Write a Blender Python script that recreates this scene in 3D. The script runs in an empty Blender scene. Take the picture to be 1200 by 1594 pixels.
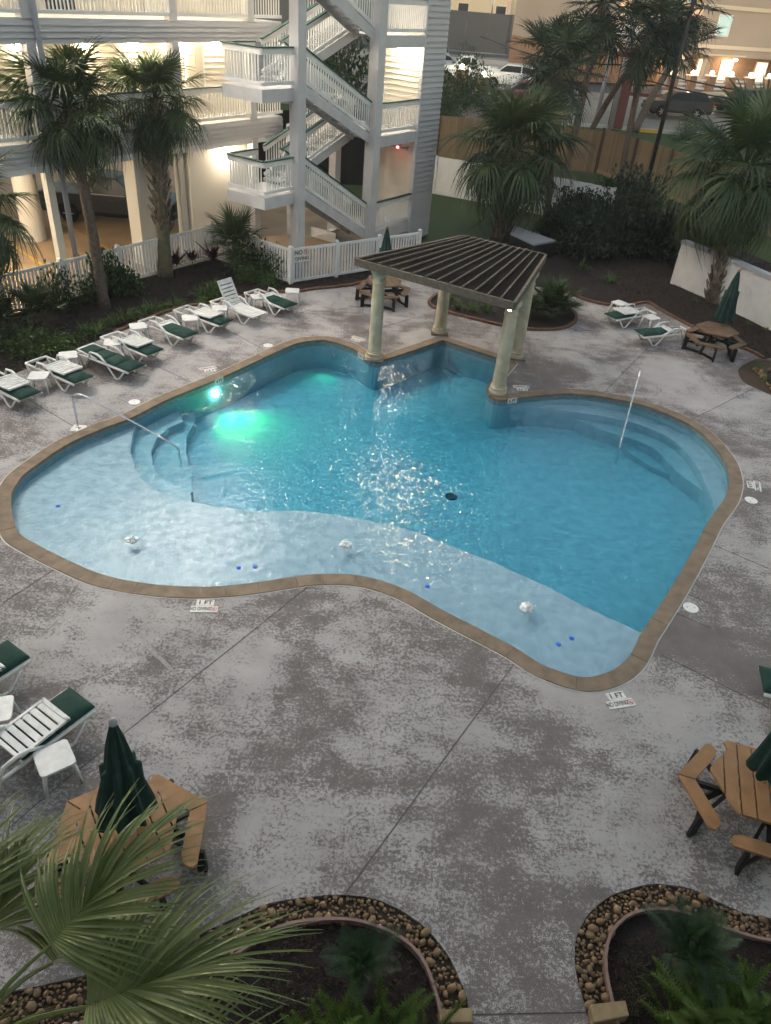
import bpy, bmesh, math, random
from mathutils import Vector, Matrix, Euler, noise
from mathutils.geometry import delaunay_2d_cdt
R = math.radians
rnd = random.Random(7)
sc = bpy.context.scene
C = sc.collection

# ---------------------------------------------------------------- camera, sky, sun, exposure
cam = bpy.data.cameras.new('camera'); camo = bpy.data.objects.new('camera', cam); C.objects.link(camo)
camo.matrix_world = Matrix(((0.9963, -0.085941, 0.0, 0.0), (0.04985, 0.577903, -0.814582, 0.0),
                            (0.070006, 0.811568, 0.580049, 9.0), (0, 0, 0, 1)))
cam.sensor_fit = 'HORIZONTAL'; cam.sensor_width = 36.0; cam.lens = 34.8
cam.clip_start = 0.1; cam.clip_end = 5000
sc.camera = camo
SUN_EL, SUN_AZ = 3.0, 200.0
wd = bpy.data.worlds.new('World'); sc.world = wd; wd.use_nodes = True
wn = wd.node_tree; wn.nodes.clear()
sky = wn.nodes.new('ShaderNodeTexSky'); sky.sky_type = 'NISHITA'; sky.sun_disc = False
sky.sun_elevation = R(SUN_EL); sky.sun_rotation = R(SUN_AZ); sky.air_density = 1.0; sky.dust_density = 0.7; sky.ozone_density = 1.0
hsv = wn.nodes.new('ShaderNodeHueSaturation'); hsv.inputs['Saturation'].default_value = 0.74
bg = wn.nodes.new('ShaderNodeBackground'); bg.inputs['Strength'].default_value = 0.12
wo = wn.nodes.new('ShaderNodeOutputWorld')
wn.links.new(sky.outputs[0], hsv.inputs['Color']); wn.links.new(hsv.outputs[0], bg.inputs['Color']); wn.links.new(bg.outputs[0], wo.inputs['Surface'])
sun = bpy.data.lights.new('sun', 'SUN'); sun.energy = 0.08; sun.angle = R(40); sun.color = (1.0, 0.95, 0.92)
suno = bpy.data.objects.new('sun', sun); C.objects.link(suno)
suno.rotation_euler = Vector((math.sin(R(SUN_AZ)) * .6, math.cos(R(SUN_AZ)) * .6, .8)).to_track_quat('Z', 'Y').to_euler()
sc.view_settings.view_transform = 'Standard'; sc.view_settings.look = 'None'; sc.view_settings.gamma = 1.0
sc.view_settings.exposure = 2.55
sc.render.engine = 'CYCLES'
cy = sc.cycles
cy.max_bounces = 8; cy.diffuse_bounces = 2; cy.glossy_bounces = 3; cy.transmission_bounces = 6; cy.transparent_max_bounces = 12
cy.use_denoising = True; cy.caustics_refractive = True; cy.caustics_reflective = False; cy.blur_glossy = 0.3
cy.sample_clamp_indirect = 6.0; cy.use_adaptive_sampling = True; cy.adaptive_threshold = .04; cy.adaptive_min_samples = 16

# ---------------------------------------------------------------- helpers
def srgb(r, g, b):
    f = lambda c: (c / 255 / 12.92) if c / 255 <= .04045 else ((c / 255 + .055) / 1.055) ** 2.4
    return (f(r), f(g), f(b), 1)
MATS = {}
def mat(name, col, rough=.6, metal=0., col2=None, scale=6., bump=0., bscale=40., emit=None, estr=0., rand=0., spec=.4, detail=4., coat=0.):
    m = bpy.data.materials.new(name); m.use_nodes = True; nt = m.node_tree; N = nt.nodes; L = nt.links
    p = N['Principled BSDF']; p.inputs['Roughness'].default_value = rough; p.inputs['Metallic'].default_value = metal
    p.inputs['Specular IOR Level'].default_value = spec; p.inputs['Coat Weight'].default_value = coat
    col = (*col[:3], 1); out = None
    tc = N.new('ShaderNodeTexCoord')
    if col2:
        nz = N.new('ShaderNodeTexNoise'); nz.inputs['Scale'].default_value = scale; nz.inputs['Detail'].default_value = detail
        L.new(tc.outputs['Object'], nz.inputs['Vector'])
        rp = N.new('ShaderNodeValToRGB'); rp.color_ramp.elements[0].position = .35; rp.color_ramp.elements[1].position = .65
        rp.color_ramp.elements[0].color = col; rp.color_ramp.elements[1].color = (*col2[:3], 1)
        L.new(nz.outputs[0], rp.inputs[0]); out = rp.outputs[0]
    if rand:
        oi = N.new('ShaderNodeObjectInfo'); mr = N.new('ShaderNodeMapRange')
        mr.inputs['To Min'].default_value = 1 - rand; mr.inputs['To Max'].default_value = 1 + rand
        L.new(oi.outputs['Random'], mr.inputs['Value'])
        h = N.new('ShaderNodeHueSaturation'); L.new(mr.outputs[0], h.inputs['Value'])
        if out: L.new(out, h.inputs['Color'])
        else: h.inputs['Color'].default_value = col
        out = h.outputs[0]
    if out: L.new(out, p.inputs['Base Color'])
    else: p.inputs['Base Color'].default_value = col
    if bump:
        b2 = N.new('ShaderNodeTexNoise'); b2.inputs['Scale'].default_value = bscale; b2.inputs['Detail'].default_value = 5
        L.new(tc.outputs['Object'], b2.inputs['Vector'])
        bp = N.new('ShaderNodeBump'); bp.inputs['Strength'].default_value = bump; bp.inputs['Distance'].default_value = .02
        L.new(b2.outputs[0], bp.inputs['Height']); L.new(bp.outputs[0], p.inputs['Normal'])
    if emit:
        p.inputs['Emission Color'].default_value = (*emit[:3], 1); p.inputs['Emission Strength'].default_value = estr
    MATS[name] = m
    return m

class MB:
    def __init__(s): s.v = []; s.f = []
    def add(s, vs, fs):
        o = len(s.v); s.v += [tuple(v) for v in vs]; s.f += [[o + i for i in f] for f in fs]; return s
    def box(s, x0, x1, y0, y1, z0, z1):
        return s.add([(x0,y0,z0),(x1,y0,z0),(x1,y1,z0),(x0,y1,z0),(x0,y0,z1),(x1,y0,z1),(x1,y1,z1),(x0,y1,z1)],
                     [(3,2,1,0),(4,5,6,7),(0,1,5,4),(1,2,6,5),(2,3,7,6),(3,0,4,7)])
    def cbox(s, c, d, rot=None):
        hx, hy, hz = d[0]/2, d[1]/2, d[2]/2; M = rot or Matrix.Identity(3)
        vs = [Vector(c) + M @ Vector(p) for p in ((-hx,-hy,-hz),(hx,-hy,-hz),(hx,hy,-hz),(-hx,hy,-hz),(-hx,-hy,hz),(hx,-hy,hz),(hx,hy,hz),(-hx,hy,hz))]
        return s.add(vs, [(3,2,1,0),(4,5,6,7),(0,1,5,4),(1,2,6,5),(2,3,7,6),(3,0,4,7)])
    def bar(s, p, q, w, h, up=(0,0,1)):
        p, q = Vector(p), Vector(q); d = (q - p); l = d.length; d.normalize(); up = Vector(up)
        y = up.cross(d)
        if y.length < 1e-4: y = Vector((0,1,0)).cross(d)
        y.normalize(); z = d.cross(y)
        return s.cbox((p + q) / 2, (l, w, h), Matrix((d, y, z)).transposed())
    def tube(s, pts, r, n=8, cap=True, close=False):
        pts = [Vector(p) for p in pts]; k = len(pts); rs = r if isinstance(r, (list, tuple)) else [r] * k
        vs = []; ref = None
        for i, p in enumerate(pts):
            t = (pts[min(i+1, k-1)] - pts[max(i-1, 0)]).normalized()
            if ref is None: ref = Vector((0,0,1)) if abs(t.z) < .9 else Vector((1,0,0))
            a = (ref - t * ref.dot(t)).normalized(); b = t.cross(a); ref = a
            vs += [p + (a * math.cos(6.28318*j/n) + b * math.sin(6.28318*j/n)) * rs[i] for j in range(n)]
        fs = [(i*n+j, i*n+(j+1)%n, (i+1)*n+(j+1)%n, (i+1)*n+j) for i in range(k-1) for j in range(n)]
        if cap: fs += [tuple(range(n-1, -1, -1)), tuple((k-1)*n + j for j in range(n))]
        return s.add(vs, fs)
    def prism(s, poly, z0, z1):
        a = sum(poly[i][0]*poly[(i+1)%len(poly)][1] - poly[(i+1)%len(poly)][0]*poly[i][1] for i in range(len(poly)))
        if a < 0: poly = poly[::-1]
        n = len(poly)
        return s.add([(x, y, z0) for x, y in poly] + [(x, y, z1) for x, y in poly],
                     [tuple(range(n-1, -1, -1)), tuple(range(n, 2*n))] + [(i, (i+1)%n, n+(i+1)%n, n+i) for i in range(n)])
    def lathe(s, prof, n=20, c=(0,0,0)):
        k = len(prof)
        vs = [(c[0]+r*math.cos(6.28318*j/n), c[1]+r*math.sin(6.28318*j/n), c[2]+z) for r, z in prof for j in range(n)]
        fs = [(i*n+j, i*n+(j+1)%n, (i+1)*n+(j+1)%n, (i+1)*n+j) for i in range(k-1) for j in range(n)]
        fs += [tuple(range(n-1,-1,-1)), tuple((k-1)*n+j for j in range(n))]
        return s.add(vs, fs)
    def mesh(s, name, m, smooth=False, off=(0,0,0)):
        me = bpy.data.meshes.new(name)
        me.from_pydata([(x-off[0], y-off[1], z-off[2]) for x, y, z in s.v], [], s.f); me.validate(); me.update()
        if smooth: me.polygons.foreach_set('use_smooth', [True]*len(me.polygons))
        me.materials.append(MATS[m]); return me
    def build(s, name, m, parent=None, smooth=False, off=(0,0,0), bevel=0., loc=(0,0,0), rot=(0,0,0)):
        o = bpy.data.objects.new(name, s.mesh(name, m, smooth, off)); C.objects.link(o)
        o.location = loc; o.rotation_euler = rot
        if parent: o.parent = parent
        if bevel:
            b = o.modifiers.new('bevel', 'BEVEL'); b.width = bevel; b.segments = 2; b.limit_method = 'ANGLE'
        return o
def inst(name, me, parent=None, loc=(0,0,0), rot=(0,0,0), scale=(1,1,1)):
    o = bpy.data.objects.new(name, me); C.objects.link(o); o.location = loc; o.rotation_euler = rot
    o.scale = scale if isinstance(scale, (tuple, list)) else (scale,)*3
    if parent: o.parent = parent
    return o
def tag(o, label, cat, group=None):
    o['label'] = label; o['category'] = cat
    if group: o['group'] = group
    return o
def struct(o, kind='structure'): o['kind'] = kind; return o
def thing(name, label, cat, loc=(0,0,0), rz=0., group=None):
    o = bpy.data.objects.new(name, None); C.objects.link(o); o.empty_display_size = .2
    o.location = loc if len(loc) == 3 else (*loc, 0); o.rotation_euler = (0, 0, rz)
    return tag(o, label, cat, group)
def copy_tree(o, parent=None):
    c = o.copy(); C.objects.link(c); c.parent = parent
    for ch in list(o.children): copy_tree(ch, c)
    return c
def catmull(pts, k=5, closed=False, corners=()):
    n = len(pts); out = []
    for i in range(n if closed else n-1):
        p1, p2 = Vector(pts[i]), Vector(pts[(i+1) % n])
        p0 = Vector(pts[(i-1) % n]) if (closed or i > 0) else p1
        p3 = Vector(pts[(i+2) % n]) if (closed or i < n-2) else p2
        if i in corners: p0 = p1
        if (i+1) % n in corners: p3 = p2
        for j in range(k):
            t = j / k
            out.append(tuple(.5*((2*p1) + (p2-p0)*t + (2*p0-5*p1+4*p2-p3)*t*t + (3*p1-p0-3*p2+p3)*t**3)))
    if not closed: out.append(tuple(pts[-1]))
    return out
def resample(pts, step, closed=True):
    P = [Vector(p) for p in pts] + ([Vector(pts[0])] if closed else [])
    L = [0]
    for a, b in zip(P, P[1:]): L.append(L[-1] + (b-a).length)
    n = max(3, round(L[-1]/step)); out = []; j = 0
    for i in range(n if closed else n+1):
        s = L[-1]*i/n
        while j < len(P)-2 and L[j+1] < s: j += 1
        t = (s-L[j])/max(1e-9, L[j+1]-L[j]); out.append(tuple(P[j].lerp(P[j+1], min(1, t))))
    return out
def area2(p): return sum(p[i][0]*p[(i+1)%len(p)][1]-p[(i+1)%len(p)][0]*p[i][1] for i in range(len(p)))/2
def offset(poly, d, closed=True):
    "moves a counter-clockwise outline outward by d"
    n = len(poly); out = []
    for i in range(n):
        a, b, c = Vector(poly[(i-1)%n] if closed or i else poly[0]), Vector(poly[i]), Vector(poly[(i+1)%n] if closed or i < n-1 else poly[i])
        u, w = (b-a), (c-b)
        if u.length < 1e-6: u = w
        if w.length < 1e-6: w = u
        u = u.normalized(); w = w.normalized()
        n1 = Vector((u.y, -u.x)); n2 = Vector((w.y, -w.x)); m = (n1+n2)
        m = m/ max(.5, m.dot(n1)) if m.length > 1e-6 else n1
        out.append(tuple(b + m*d))
    return out
def inside(p, poly):
    x, y = p; c = False; j = len(poly)-1
    for i in range(len(poly)):
        xi, yi = poly[i]; xj, yj = poly[j]
        if (yi > y) != (yj > y) and x < (xj-xi)*(y-yi)/(yj-yi)+xi: c = not c
        j = i
    return c
def segdist(p, a, b):
    ax, ay = a; dx, dy = b[0]-ax, b[1]-ay; t = ((p[0]-ax)*dx+(p[1]-ay)*dy)/(dx*dx+dy*dy); t = max(0, min(1, t))
    return math.hypot(p[0]-ax-dx*t, p[1]-ay-dy*t)
def cdt(polys, extra=(), lines=()):
    vs = []; es = []
    for p in polys:
        o = len(vs); vs += [Vector((q[0], q[1])) for q in p]; es += [(o+i, o+(i+1)%len(p)) for i in range(len(p))]
    for l in lines:
        o = len(vs); vs += [Vector((q[0], q[1])) for q in l]; es += [(o+i, o+i+1) for i in range(len(l)-1)]
    vs += [Vector(q) for q in extra]
    r = delaunay_2d_cdt(vs, es, [], 0, 1e-4)
    return r[0], r[2]
def sheet(name, m, keep, polys, zf, spacing=None, smooth=True, off=(0,0,0), lines=()):
    "a triangulated sheet: keep(x, y) decides which triangles stay, zf(x, y) gives the height"
    extra = []
    if spacing:
        xs = [q[0] for q in polys[0]]; ys = [q[1] for q in polys[0]]; y = min(ys)
        while y < max(ys):
            x = min(xs)
            while x < max(xs):
                q = (x+rnd.uniform(-.35,.35)*spacing, y+rnd.uniform(-.35,.35)*spacing)
                if keep(*q): extra.append(q)
                x += spacing
            y += spacing
    V, F = cdt(polys, extra, lines)
    b = MB(); b.v = [(v.x, v.y, zf(v.x, v.y)) for v in V]
    for f in F:
        cx_ = sum(V[i].x for i in f)/len(f); cy_ = sum(V[i].y for i in f)/len(f)
        if keep(cx_, cy_): b.f.append(list(f))
    used = sorted({i for f in b.f for i in f}); mp = {i: k for k, i in enumerate(used)}
    b.v = [b.v[i] for i in used]; b.f = [[mp[i] for i in f] for f in b.f]
    return b.build(name, m, smooth=smooth, off=off, loc=off)
def text_mesh(name, body, size, m, parent, loc, rot, depth=.002, align='CENTER'):
    cu = bpy.data.curves.new(name, 'FONT'); cu.body = body; cu.size = size; cu.extrude = depth; cu.offset = size*.018; cu.align_x = align; cu.align_y = 'CENTER'
    t = bpy.data.objects.new(name+'_tmp', cu); C.objects.link(t); bpy.context.view_layer.update()
    me = bpy.data.meshes.new_from_object(t); bpy.data.objects.remove(t); me.materials.clear(); me.materials.append(MATS[m])
    o = bpy.data.objects.new(name, me); C.objects.link(o); o.parent = parent; o.location = loc; o.rotation_euler = rot
    return o
def pt_light(name, parent, loc, power, col, r=.1, spot=None, rot=None, blend=.6):
    l = bpy.data.lights.new(name, 'SPOT' if spot else 'POINT'); l.energy = power; l.color = col; l.shadow_soft_size = r
    if spot: l.spot_size = R(spot); l.spot_blend = blend
    o = bpy.data.objects.new(name, l); C.objects.link(o); o.parent = parent; o.location = loc
    if rot: o.rotation_euler = rot
    return o

# ---------------------------------------------------------------- materials
mat('white_plastic', (.78,.78,.77), .4, col2=(.64,.63,.60), scale=7, detail=7)
mat('white_vinyl', (.80,.80,.80), .4, col2=(.72,.72,.72), scale=3)
mat('white_paint', (.80,.785,.76), .55, col2=(.72,.705,.68), scale=2)
mat('siding_grey', (.49,.475,.475), .6, rand=.05)
mat('siding_cream', (.72,.65,.54), .6, rand=.04)
mat('trim_grey', (.60,.585,.58), .55, col2=(.53,.515,.51), scale=2)
mat('stucco_cream', (.74,.70,.62), .75, bump=.15, bscale=60)
mat('green_rail', (.02,.07,.055), .4)
mat('green_canvas', (.006,.030,.024), .8, col2=(.009,.042,.033), scale=14, bump=.25, bscale=120)
mat('green_cushion', (.007,.038,.028), .85, col2=(.010,.050,.037), scale=9, bump=.3, bscale=200)
mat('recycled_lumber', (.37,.195,.085), .6, col2=(.28,.145,.063), scale=4, rand=.06, bump=.12, bscale=90)
mat('shaded_lumber', (.20,.125,.075), .7, col2=(.15,.092,.056), scale=5, rand=.08)  # darker copy of recycled_lumber: shade on the two far tables put into colour
mat('black_plastic', (.012,.012,.013), .5)
mat('black_metal', (.02,.02,.022), .45, .3)
mat('steel', (.75,.76,.78), .16, 1.)
mat('concrete_column', (.56,.50,.38), .8, col2=(.42,.35,.24), scale=3.2, bump=.5, bscale=22, detail=8)
mat('pergola_wood', (.13,.108,.082), .75, col2=(.085,.07,.055), scale=9, bump=.3, bscale=40)
mat('pergola_panel', (.009,.008,.0075), .95, col2=(.015,.013,.012), scale=2, spec=.02)
mat('mulch', (.009,.006,.005), .95, col2=(.026,.016,.013), scale=55, bump=1.0, bscale=45, detail=8)
mat('grass', (.038,.062,.018), .9, col2=(.058,.088,.025), scale=30, bump=.8, bscale=60)
mat('brick_edge', (.19,.10,.065), .85, col2=(.12,.065,.045), scale=14, rand=.15)
mat('edging', (.26,.165,.14), .6, rand=.05)
mat('river_stone', (.26,.165,.09), .7, col2=(.18,.115,.065), scale=18, rand=.30, bump=.2, bscale=40)
mat('pale_stone', (.50,.47,.43), .7, col2=(.4,.37,.33), scale=12)
mat('sandstone', (.34,.25,.14), .8, col2=(.26,.18,.1), scale=8)
mat('sandstone_dark', (.075,.05,.032), .9, col2=(.045,.03,.02), scale=20)
mat('parking', (.42,.29,.17), .85, col2=(.33,.22,.13), scale=.9, bump=.2, bscale=60, detail=8)
mat('asphalt', (.075,.075,.078), .9, col2=(.06,.06,.062), scale=4)
mat('road', (.28,.25,.21), .9, col2=(.23,.20,.17), scale=.4, detail=8)
mat('kerb', (.42,.40,.37), .8)
mat('red_paint', (.13,.035,.035), .7)
mat('yellow_paint', (.55,.32,.03), .6)
mat('wood_fence', (.24,.165,.095), .8, col2=(.18,.12,.07), scale=3, rand=.16)
mat('dark_wood', (.075,.05,.036), .85)
mat('palm_bark', (.14,.105,.078), .95, col2=(.075,.056,.042), scale=11, bump=.8, bscale=30)
mat('palm_bark_moss', (.16,.15,.085), .95, col2=(.11,.095,.06), scale=7, bump=.8, bscale=30)
mat('palm_boot', (.24,.195,.15), .9, col2=(.13,.10,.075), scale=8, rand=.25, bump=.4, bscale=30)
def leafmat(name, c1, c2, trans=.25, rough=.42, rand=.18, scale=1.5):
    m = mat(name, c1, rough, col2=c2, scale=scale, rand=rand); nt = m.node_tree; p = nt.nodes['Principled BSDF']
    lk = [l for l in nt.links if l.to_socket == p.inputs['Base Color']][0]
    t = nt.nodes.new('ShaderNodeBsdfTranslucent'); mx = nt.nodes.new('ShaderNodeMixShader'); mx.inputs[0].default_value = trans
    nt.links.new(lk.from_socket, t.inputs['Color']); out = nt.nodes['Material Output']
    nt.links.new(p.outputs[0], mx.inputs[1]); nt.links.new(t.outputs[0], mx.inputs[2]); nt.links.new(mx.outputs[0], out.inputs['Surface'])
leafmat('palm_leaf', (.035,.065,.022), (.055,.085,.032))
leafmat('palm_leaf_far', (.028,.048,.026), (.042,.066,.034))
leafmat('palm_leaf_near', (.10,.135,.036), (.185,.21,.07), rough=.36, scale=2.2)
leafmat('dead_leaf', (.20,.14,.07), (.13,.085,.04))
leafmat('shrub_leaf', (.03,.062,.018), (.05,.095,.028))
leafmat('dark_leaf', (.014,.028,.014), (.022,.042,.018))
leafmat('grass_blade', (.055,.11,.018), (.085,.15,.03))
leafmat('bright_leaf', (.05,.10,.018), (.09,.15,.03))
leafmat('fern_leaf', (.09,.155,.025), (.13,.205,.036))
leafmat('cycad_leaf', (.022,.055,.022), (.036,.075,.028))
leafmat('red_leaf', (.05,.012,.016), (.085,.02,.025))
mat('stem_brown', (.09,.065,.045), .9)
mat('pool_tile', (.16,.25,.29), .25, col2=(.28,.36,.38), scale=16, rand=0)
mat('plaque_white', (.78,.76,.72), .5, col2=(.68,.66,.62), scale=14)
mat('ink_black', (.015,.015,.015), .6)
mat('ink_red', (.55,.05,.04), .6)
mat('caulk', (.62,.57,.52), .7)
mat('coping', (.27,.20,.14), .8, col2=(.19,.14,.10), scale=4, rand=.06, bump=.25, bscale=50, detail=9)
mat('lid_white', (.80,.79,.77), .5)
mat('utility_grey', (.33,.34,.37), .5)
mat('dark_opening', (.006,.006,.007), .9)
mat('glass_dark', (.02,.025,.03), .08, spec=.6)
mat('door_white', (.72,.68,.60), .45)
mat('curtain', (.55,.50,.42), .8)
mat('truck_paint', (.012,.012,.014), .5, 0., coat=.1, spec=.25)
mat('white_car', (.72,.73,.74), .3, coat=.6)
mat('black_car', (.014,.015,.017), .5, coat=.1)
mat('red_car', (.16,.03,.03), .3, coat=.6)
mat('car_glass', (.010,.013,.015), .35, spec=.2)
mat('tyre', (.012,.012,.012), .9)
mat('alloy', (.6,.6,.62), .3, .9)
mat('tail_red', (.5,.01,.015), .25)
mat('lamp_clear', (.7,.7,.72), .15, .3)
mat('hotel_tan', (.46,.37,.29), .85, col2=(.42,.335,.26), scale=.3, detail=8)
mat('hotel_cream', (.70,.58,.43), .8)
mat('hotel_stone', (.30,.25,.20), .9, col2=(.42,.35,.28), scale=1.4)
mat('hotel_brick', (.36,.21,.12), .85, col2=(.30,.17,.1), scale=4)
mat('blind_green', (.42,.52,.48), .6, emit=(.42,.60,.55), estr=.12)
mat('lit_window', (.6,.5,.35), .6, emit=(1.,.78,.45), estr=.55)
mat('yellow_wall', (.62,.54,.36), .85)
mat('far_wall_grey', (.09,.10,.105), .9)
mat('globe_lamp', (.9,.9,.85), .4, emit=(1.,.90,.70), estr=7.)
mat('street_lamp_glow', (.9,.9,.85), .4, emit=(1.,.96,.85), estr=25.)
mat('gallery_lamp', (.9,.9,.85), .4, emit=(1.,.86,.64), estr=34.)
mat('glint_panel', (.9,.9,.85), .4, emit=(1.,.95,.86), estr=15.)  # glow of the oversized upper panels added for water glints
mat('warm_glint', (.9,.9,.85), .4, emit=(1.,.70,.36), estr=20.)  # glow of the unseen box added for golden glints
mat('tower_lamp', (.9,.9,.88), .4, emit=(1.,.90,.72), estr=22.)
mat('red_lamp', (.8,.1,.1), .4, emit=(1.,.05,.06), estr=12.)
mat('pool_lens', (.9,.95,.9), .3, emit=(.55,1.,.8), estr=25.)
mat('foam', (.95,.97,.98), .5)
mat('mulch_chip', (.05,.028,.02), .95, col2=(.022,.013,.010), scale=9)
mat('blue_plastic', (.04,.16,.85), .4)
mat('drain_dark', (.03,.06,.09), .6)

def deck_material():
    m = bpy.data.materials.new('deck_concrete'); m.use_nodes = True; nt = m.node_tree; N = nt.nodes; L = nt.links
    p = N['Principled BSDF']; tc = N.new('ShaderNodeTexCoord'); co = tc.outputs['Object']
    def nz(scale, det, rough=.6, vec=None, dist=0.):
        n = N.new('ShaderNodeTexNoise'); n.inputs['Scale'].default_value = scale; n.inputs['Detail'].default_value = det
        n.inputs['Roughness'].default_value = rough; n.inputs['Distortion'].default_value = dist; L.new(vec or co, n.inputs['Vector']); return n.outputs[0]
    def ramp(x, a, b, ca=(0,0,0,1), cb=(1,1,1,1)):
        r = N.new('ShaderNodeValToRGB'); r.color_ramp.elements[0].position = a; r.color_ramp.elements[1].position = b
        r.color_ramp.elements[0].color = ca; r.color_ramp.elements[1].color = cb; L.new(x, r.inputs[0]); return r.outputs[0]
    def mathn(op, a, b):
        n = N.new('ShaderNodeMath'); n.operation = op
        for i, x in enumerate((a, b)):
            if isinstance(x, (int, float)): n.inputs[i].default_value = x
            else: L.new(x, n.inputs[i])
        return n.outputs[0]
    def mix(f, a, b):
        n = N.new('ShaderNodeMix'); n.data_type = 'RGBA'; L.new(f, n.inputs[0])
        for i, x in ((6, a), (7, b)):
            if isinstance(x, tuple): n.inputs[i].default_value = x
            else: L.new(x, n.inputs[i])
        return n.outputs[2]
    big = nz(.38, 3, .6, dist=.7); mid = nz(2.4, 5, .7); fine = nz(20., 5, .78); grain = nz(75., 2, .7)
    mp = N.new('ShaderNodeMapping'); mp.inputs['Rotation'].default_value = (0, 0, R(57)); mp.inputs['Scale'].default_value = (.5, 2.8, 1); L.new(co, mp.inputs['Vector'])
    streak = nz(1.9, 4, .7, mp.outputs[0])
    # how far the coating has worn (large patches, differing from slab to slab); a round stipple decides which flake is gone
    oi = N.new('ShaderNodeObjectInfo')
    p_ = mathn('ADD', mathn('MULTIPLY', mathn('SUBTRACT', big, .5), 2.5), mathn('MULTIPLY', mathn('SUBTRACT', mid, .5), 1.1))
    p_ = mathn('ADD', p_, mathn('MULTIPLY', mathn('SUBTRACT', streak, .5), .8)); p_ = mathn('ADD', p_, mathn('MULTIPLY', mathn('SUBTRACT', oi.outputs['Random'], .5), .35))
    sp_ = mathn('ADD', mathn('MULTIPLY', mathn('SUBTRACT', fine, .5), 2.7), mathn('MULTIPLY', mathn('SUBTRACT', grain, .5), 1.3))
    sub = mathn('ADD', mathn('MULTIPLY', mathn('ADD', p_, sp_), 6.5), .45)
    cl = N.new('ShaderNodeClamp'); L.new(sub, cl.inputs[0])
    dark = mix(ramp(mid, .35, .65), (.120,.103,.098,1), (.172,.150,.144,1))
    dark = mix(ramp(grain, .4, .7), dark, (.225,.196,.188,1))
    pale = mix(ramp(nz(1.1, 3), .35, .65), (.358,.334,.33,1), (.44,.415,.41,1))
    col = mix(cl.outputs[0], dark, pale)
    st = ramp(nz(.8, 5, .7, dist=1.2), .60, .74)
    col = mix(mathn('MULTIPLY', st, .35), col, (.115,.085,.075,1))
    L.new(col, p.inputs['Base Color']); p.inputs['Roughness'].default_value = .82; p.inputs['Specular IOR Level'].default_value = .3
    bp = N.new('ShaderNodeBump'); bp.inputs['Strength'].default_value = .35; bp.inputs['Distance'].default_value = .006
    L.new(mathn('ADD', fine, mathn('MULTIPLY', cl.outputs[0], -.35)), bp.inputs['Height']); L.new(bp.outputs[0], p.inputs['Normal'])
    MATS['deck_concrete'] = m
deck_material()
mat('crack_fill', (.40,.375,.37), .9, col2=(.30,.275,.27), scale=16)
mat('joint', (.21,.18,.165), .95)

def plaster_material():
    m = mat('pool_plaster', (.45,.525,.615), .7, col2=(.36,.44,.535), scale=4.5, detail=6)  # mottling: plaster blotches, with ripple light on the shelf put in too
plaster_material()
mat('pool_wall', (.25,.44,.53), .6, col2=(.21,.385,.475), scale=4, detail=6)  # darkened teal; scatter in the water put into the wall colour
mat('pool_step_plaster', (.36,.455,.55), .7, col2=(.29,.385,.48), scale=4.5, detail=6)  # darker plaster copy for the wide steps, water scatter put into its colour
def water_material():
    m = bpy.data.materials.new('pool_water'); m.use_nodes = True; nt = m.node_tree; N = nt.nodes; L = nt.links
    N.remove(N['Principled BSDF']); out = N['Material Output']
    g = N.new('ShaderNodeBsdfTransparent')
    s = N.new('ShaderNodeBsdfGlossy'); s.inputs['Roughness'].default_value = .015
    fr = N.new('ShaderNodeFresnel'); ge = N.new('ShaderNodeNewGeometry'); ir = N.new('ShaderNodeMapRange')
    ir.inputs['To Min'].default_value = 1.33; ir.inputs['To Max'].default_value = 1/1.33; L.new(ge.outputs['Backfacing'], ir.inputs['Value']); L.new(ir.outputs[0], fr.inputs['IOR'])
    mx = N.new('ShaderNodeMixShader'); tc = N.new('ShaderNodeTexCoord'); co = tc.outputs['Object']
    def nz(scale, det, dist, sc=(1,1,1), rz=0):
        mp = N.new('ShaderNodeMapping'); mp.inputs['Scale'].default_value = sc; mp.inputs['Rotation'].default_value = (0,0,rz); L.new(co, mp.inputs['Vector'])
        n = N.new('ShaderNodeTexNoise'); n.inputs['Scale'].default_value = scale; n.inputs['Detail'].default_value = det; n.inputs['Distortion'].default_value = dist
        L.new(mp.outputs[0], n.inputs['Vector']); return n.outputs[0]
    def mul(a, k):
        n = N.new('ShaderNodeMath'); n.operation = 'MULTIPLY'; L.new(a, n.inputs[0])
        if isinstance(k, float): n.inputs[1].default_value = k
        else: L.new(k, n.inputs[1])
        return n.outputs[0]
    def addn(a, b):
        n = N.new('ShaderNodeMath'); n.operation = 'ADD'; L.new(a, n.inputs[0]); L.new(b, n.inputs[1]); return n.outputs[0]
    h = addn(mul(nz(1.9, 1, .8, (1,1.4,1), .5), .52), addn(mul(nz(5.6, 1, 1.0, (1.25,1,1)), .38), mul(nz(12., 0, .4), .08)))
    bp = N.new('ShaderNodeBump'); bp.inputs['Strength'].default_value = 1.0; bp.inputs['Distance'].default_value = .045
    L.new(h, bp.inputs['Height'])
    for n in (s, fr): L.new(bp.outputs[0], n.inputs['Normal'])
    L.new(fr.outputs[0], mx.inputs[0]); L.new(g.outputs[0], mx.inputs[1]); L.new(s.outputs[0], mx.inputs[2]); L.new(mx.outputs[0], out.inputs['Surface'])
    va = N.new('ShaderNodeVolumeAbsorption'); va.inputs['Color'].default_value = (.10,.80,.885,1); va.inputs['Density'].default_value = .74
    L.new(va.outputs[0], out.inputs['Volume'])
    MATS['pool_water'] = m
water_material()

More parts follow.
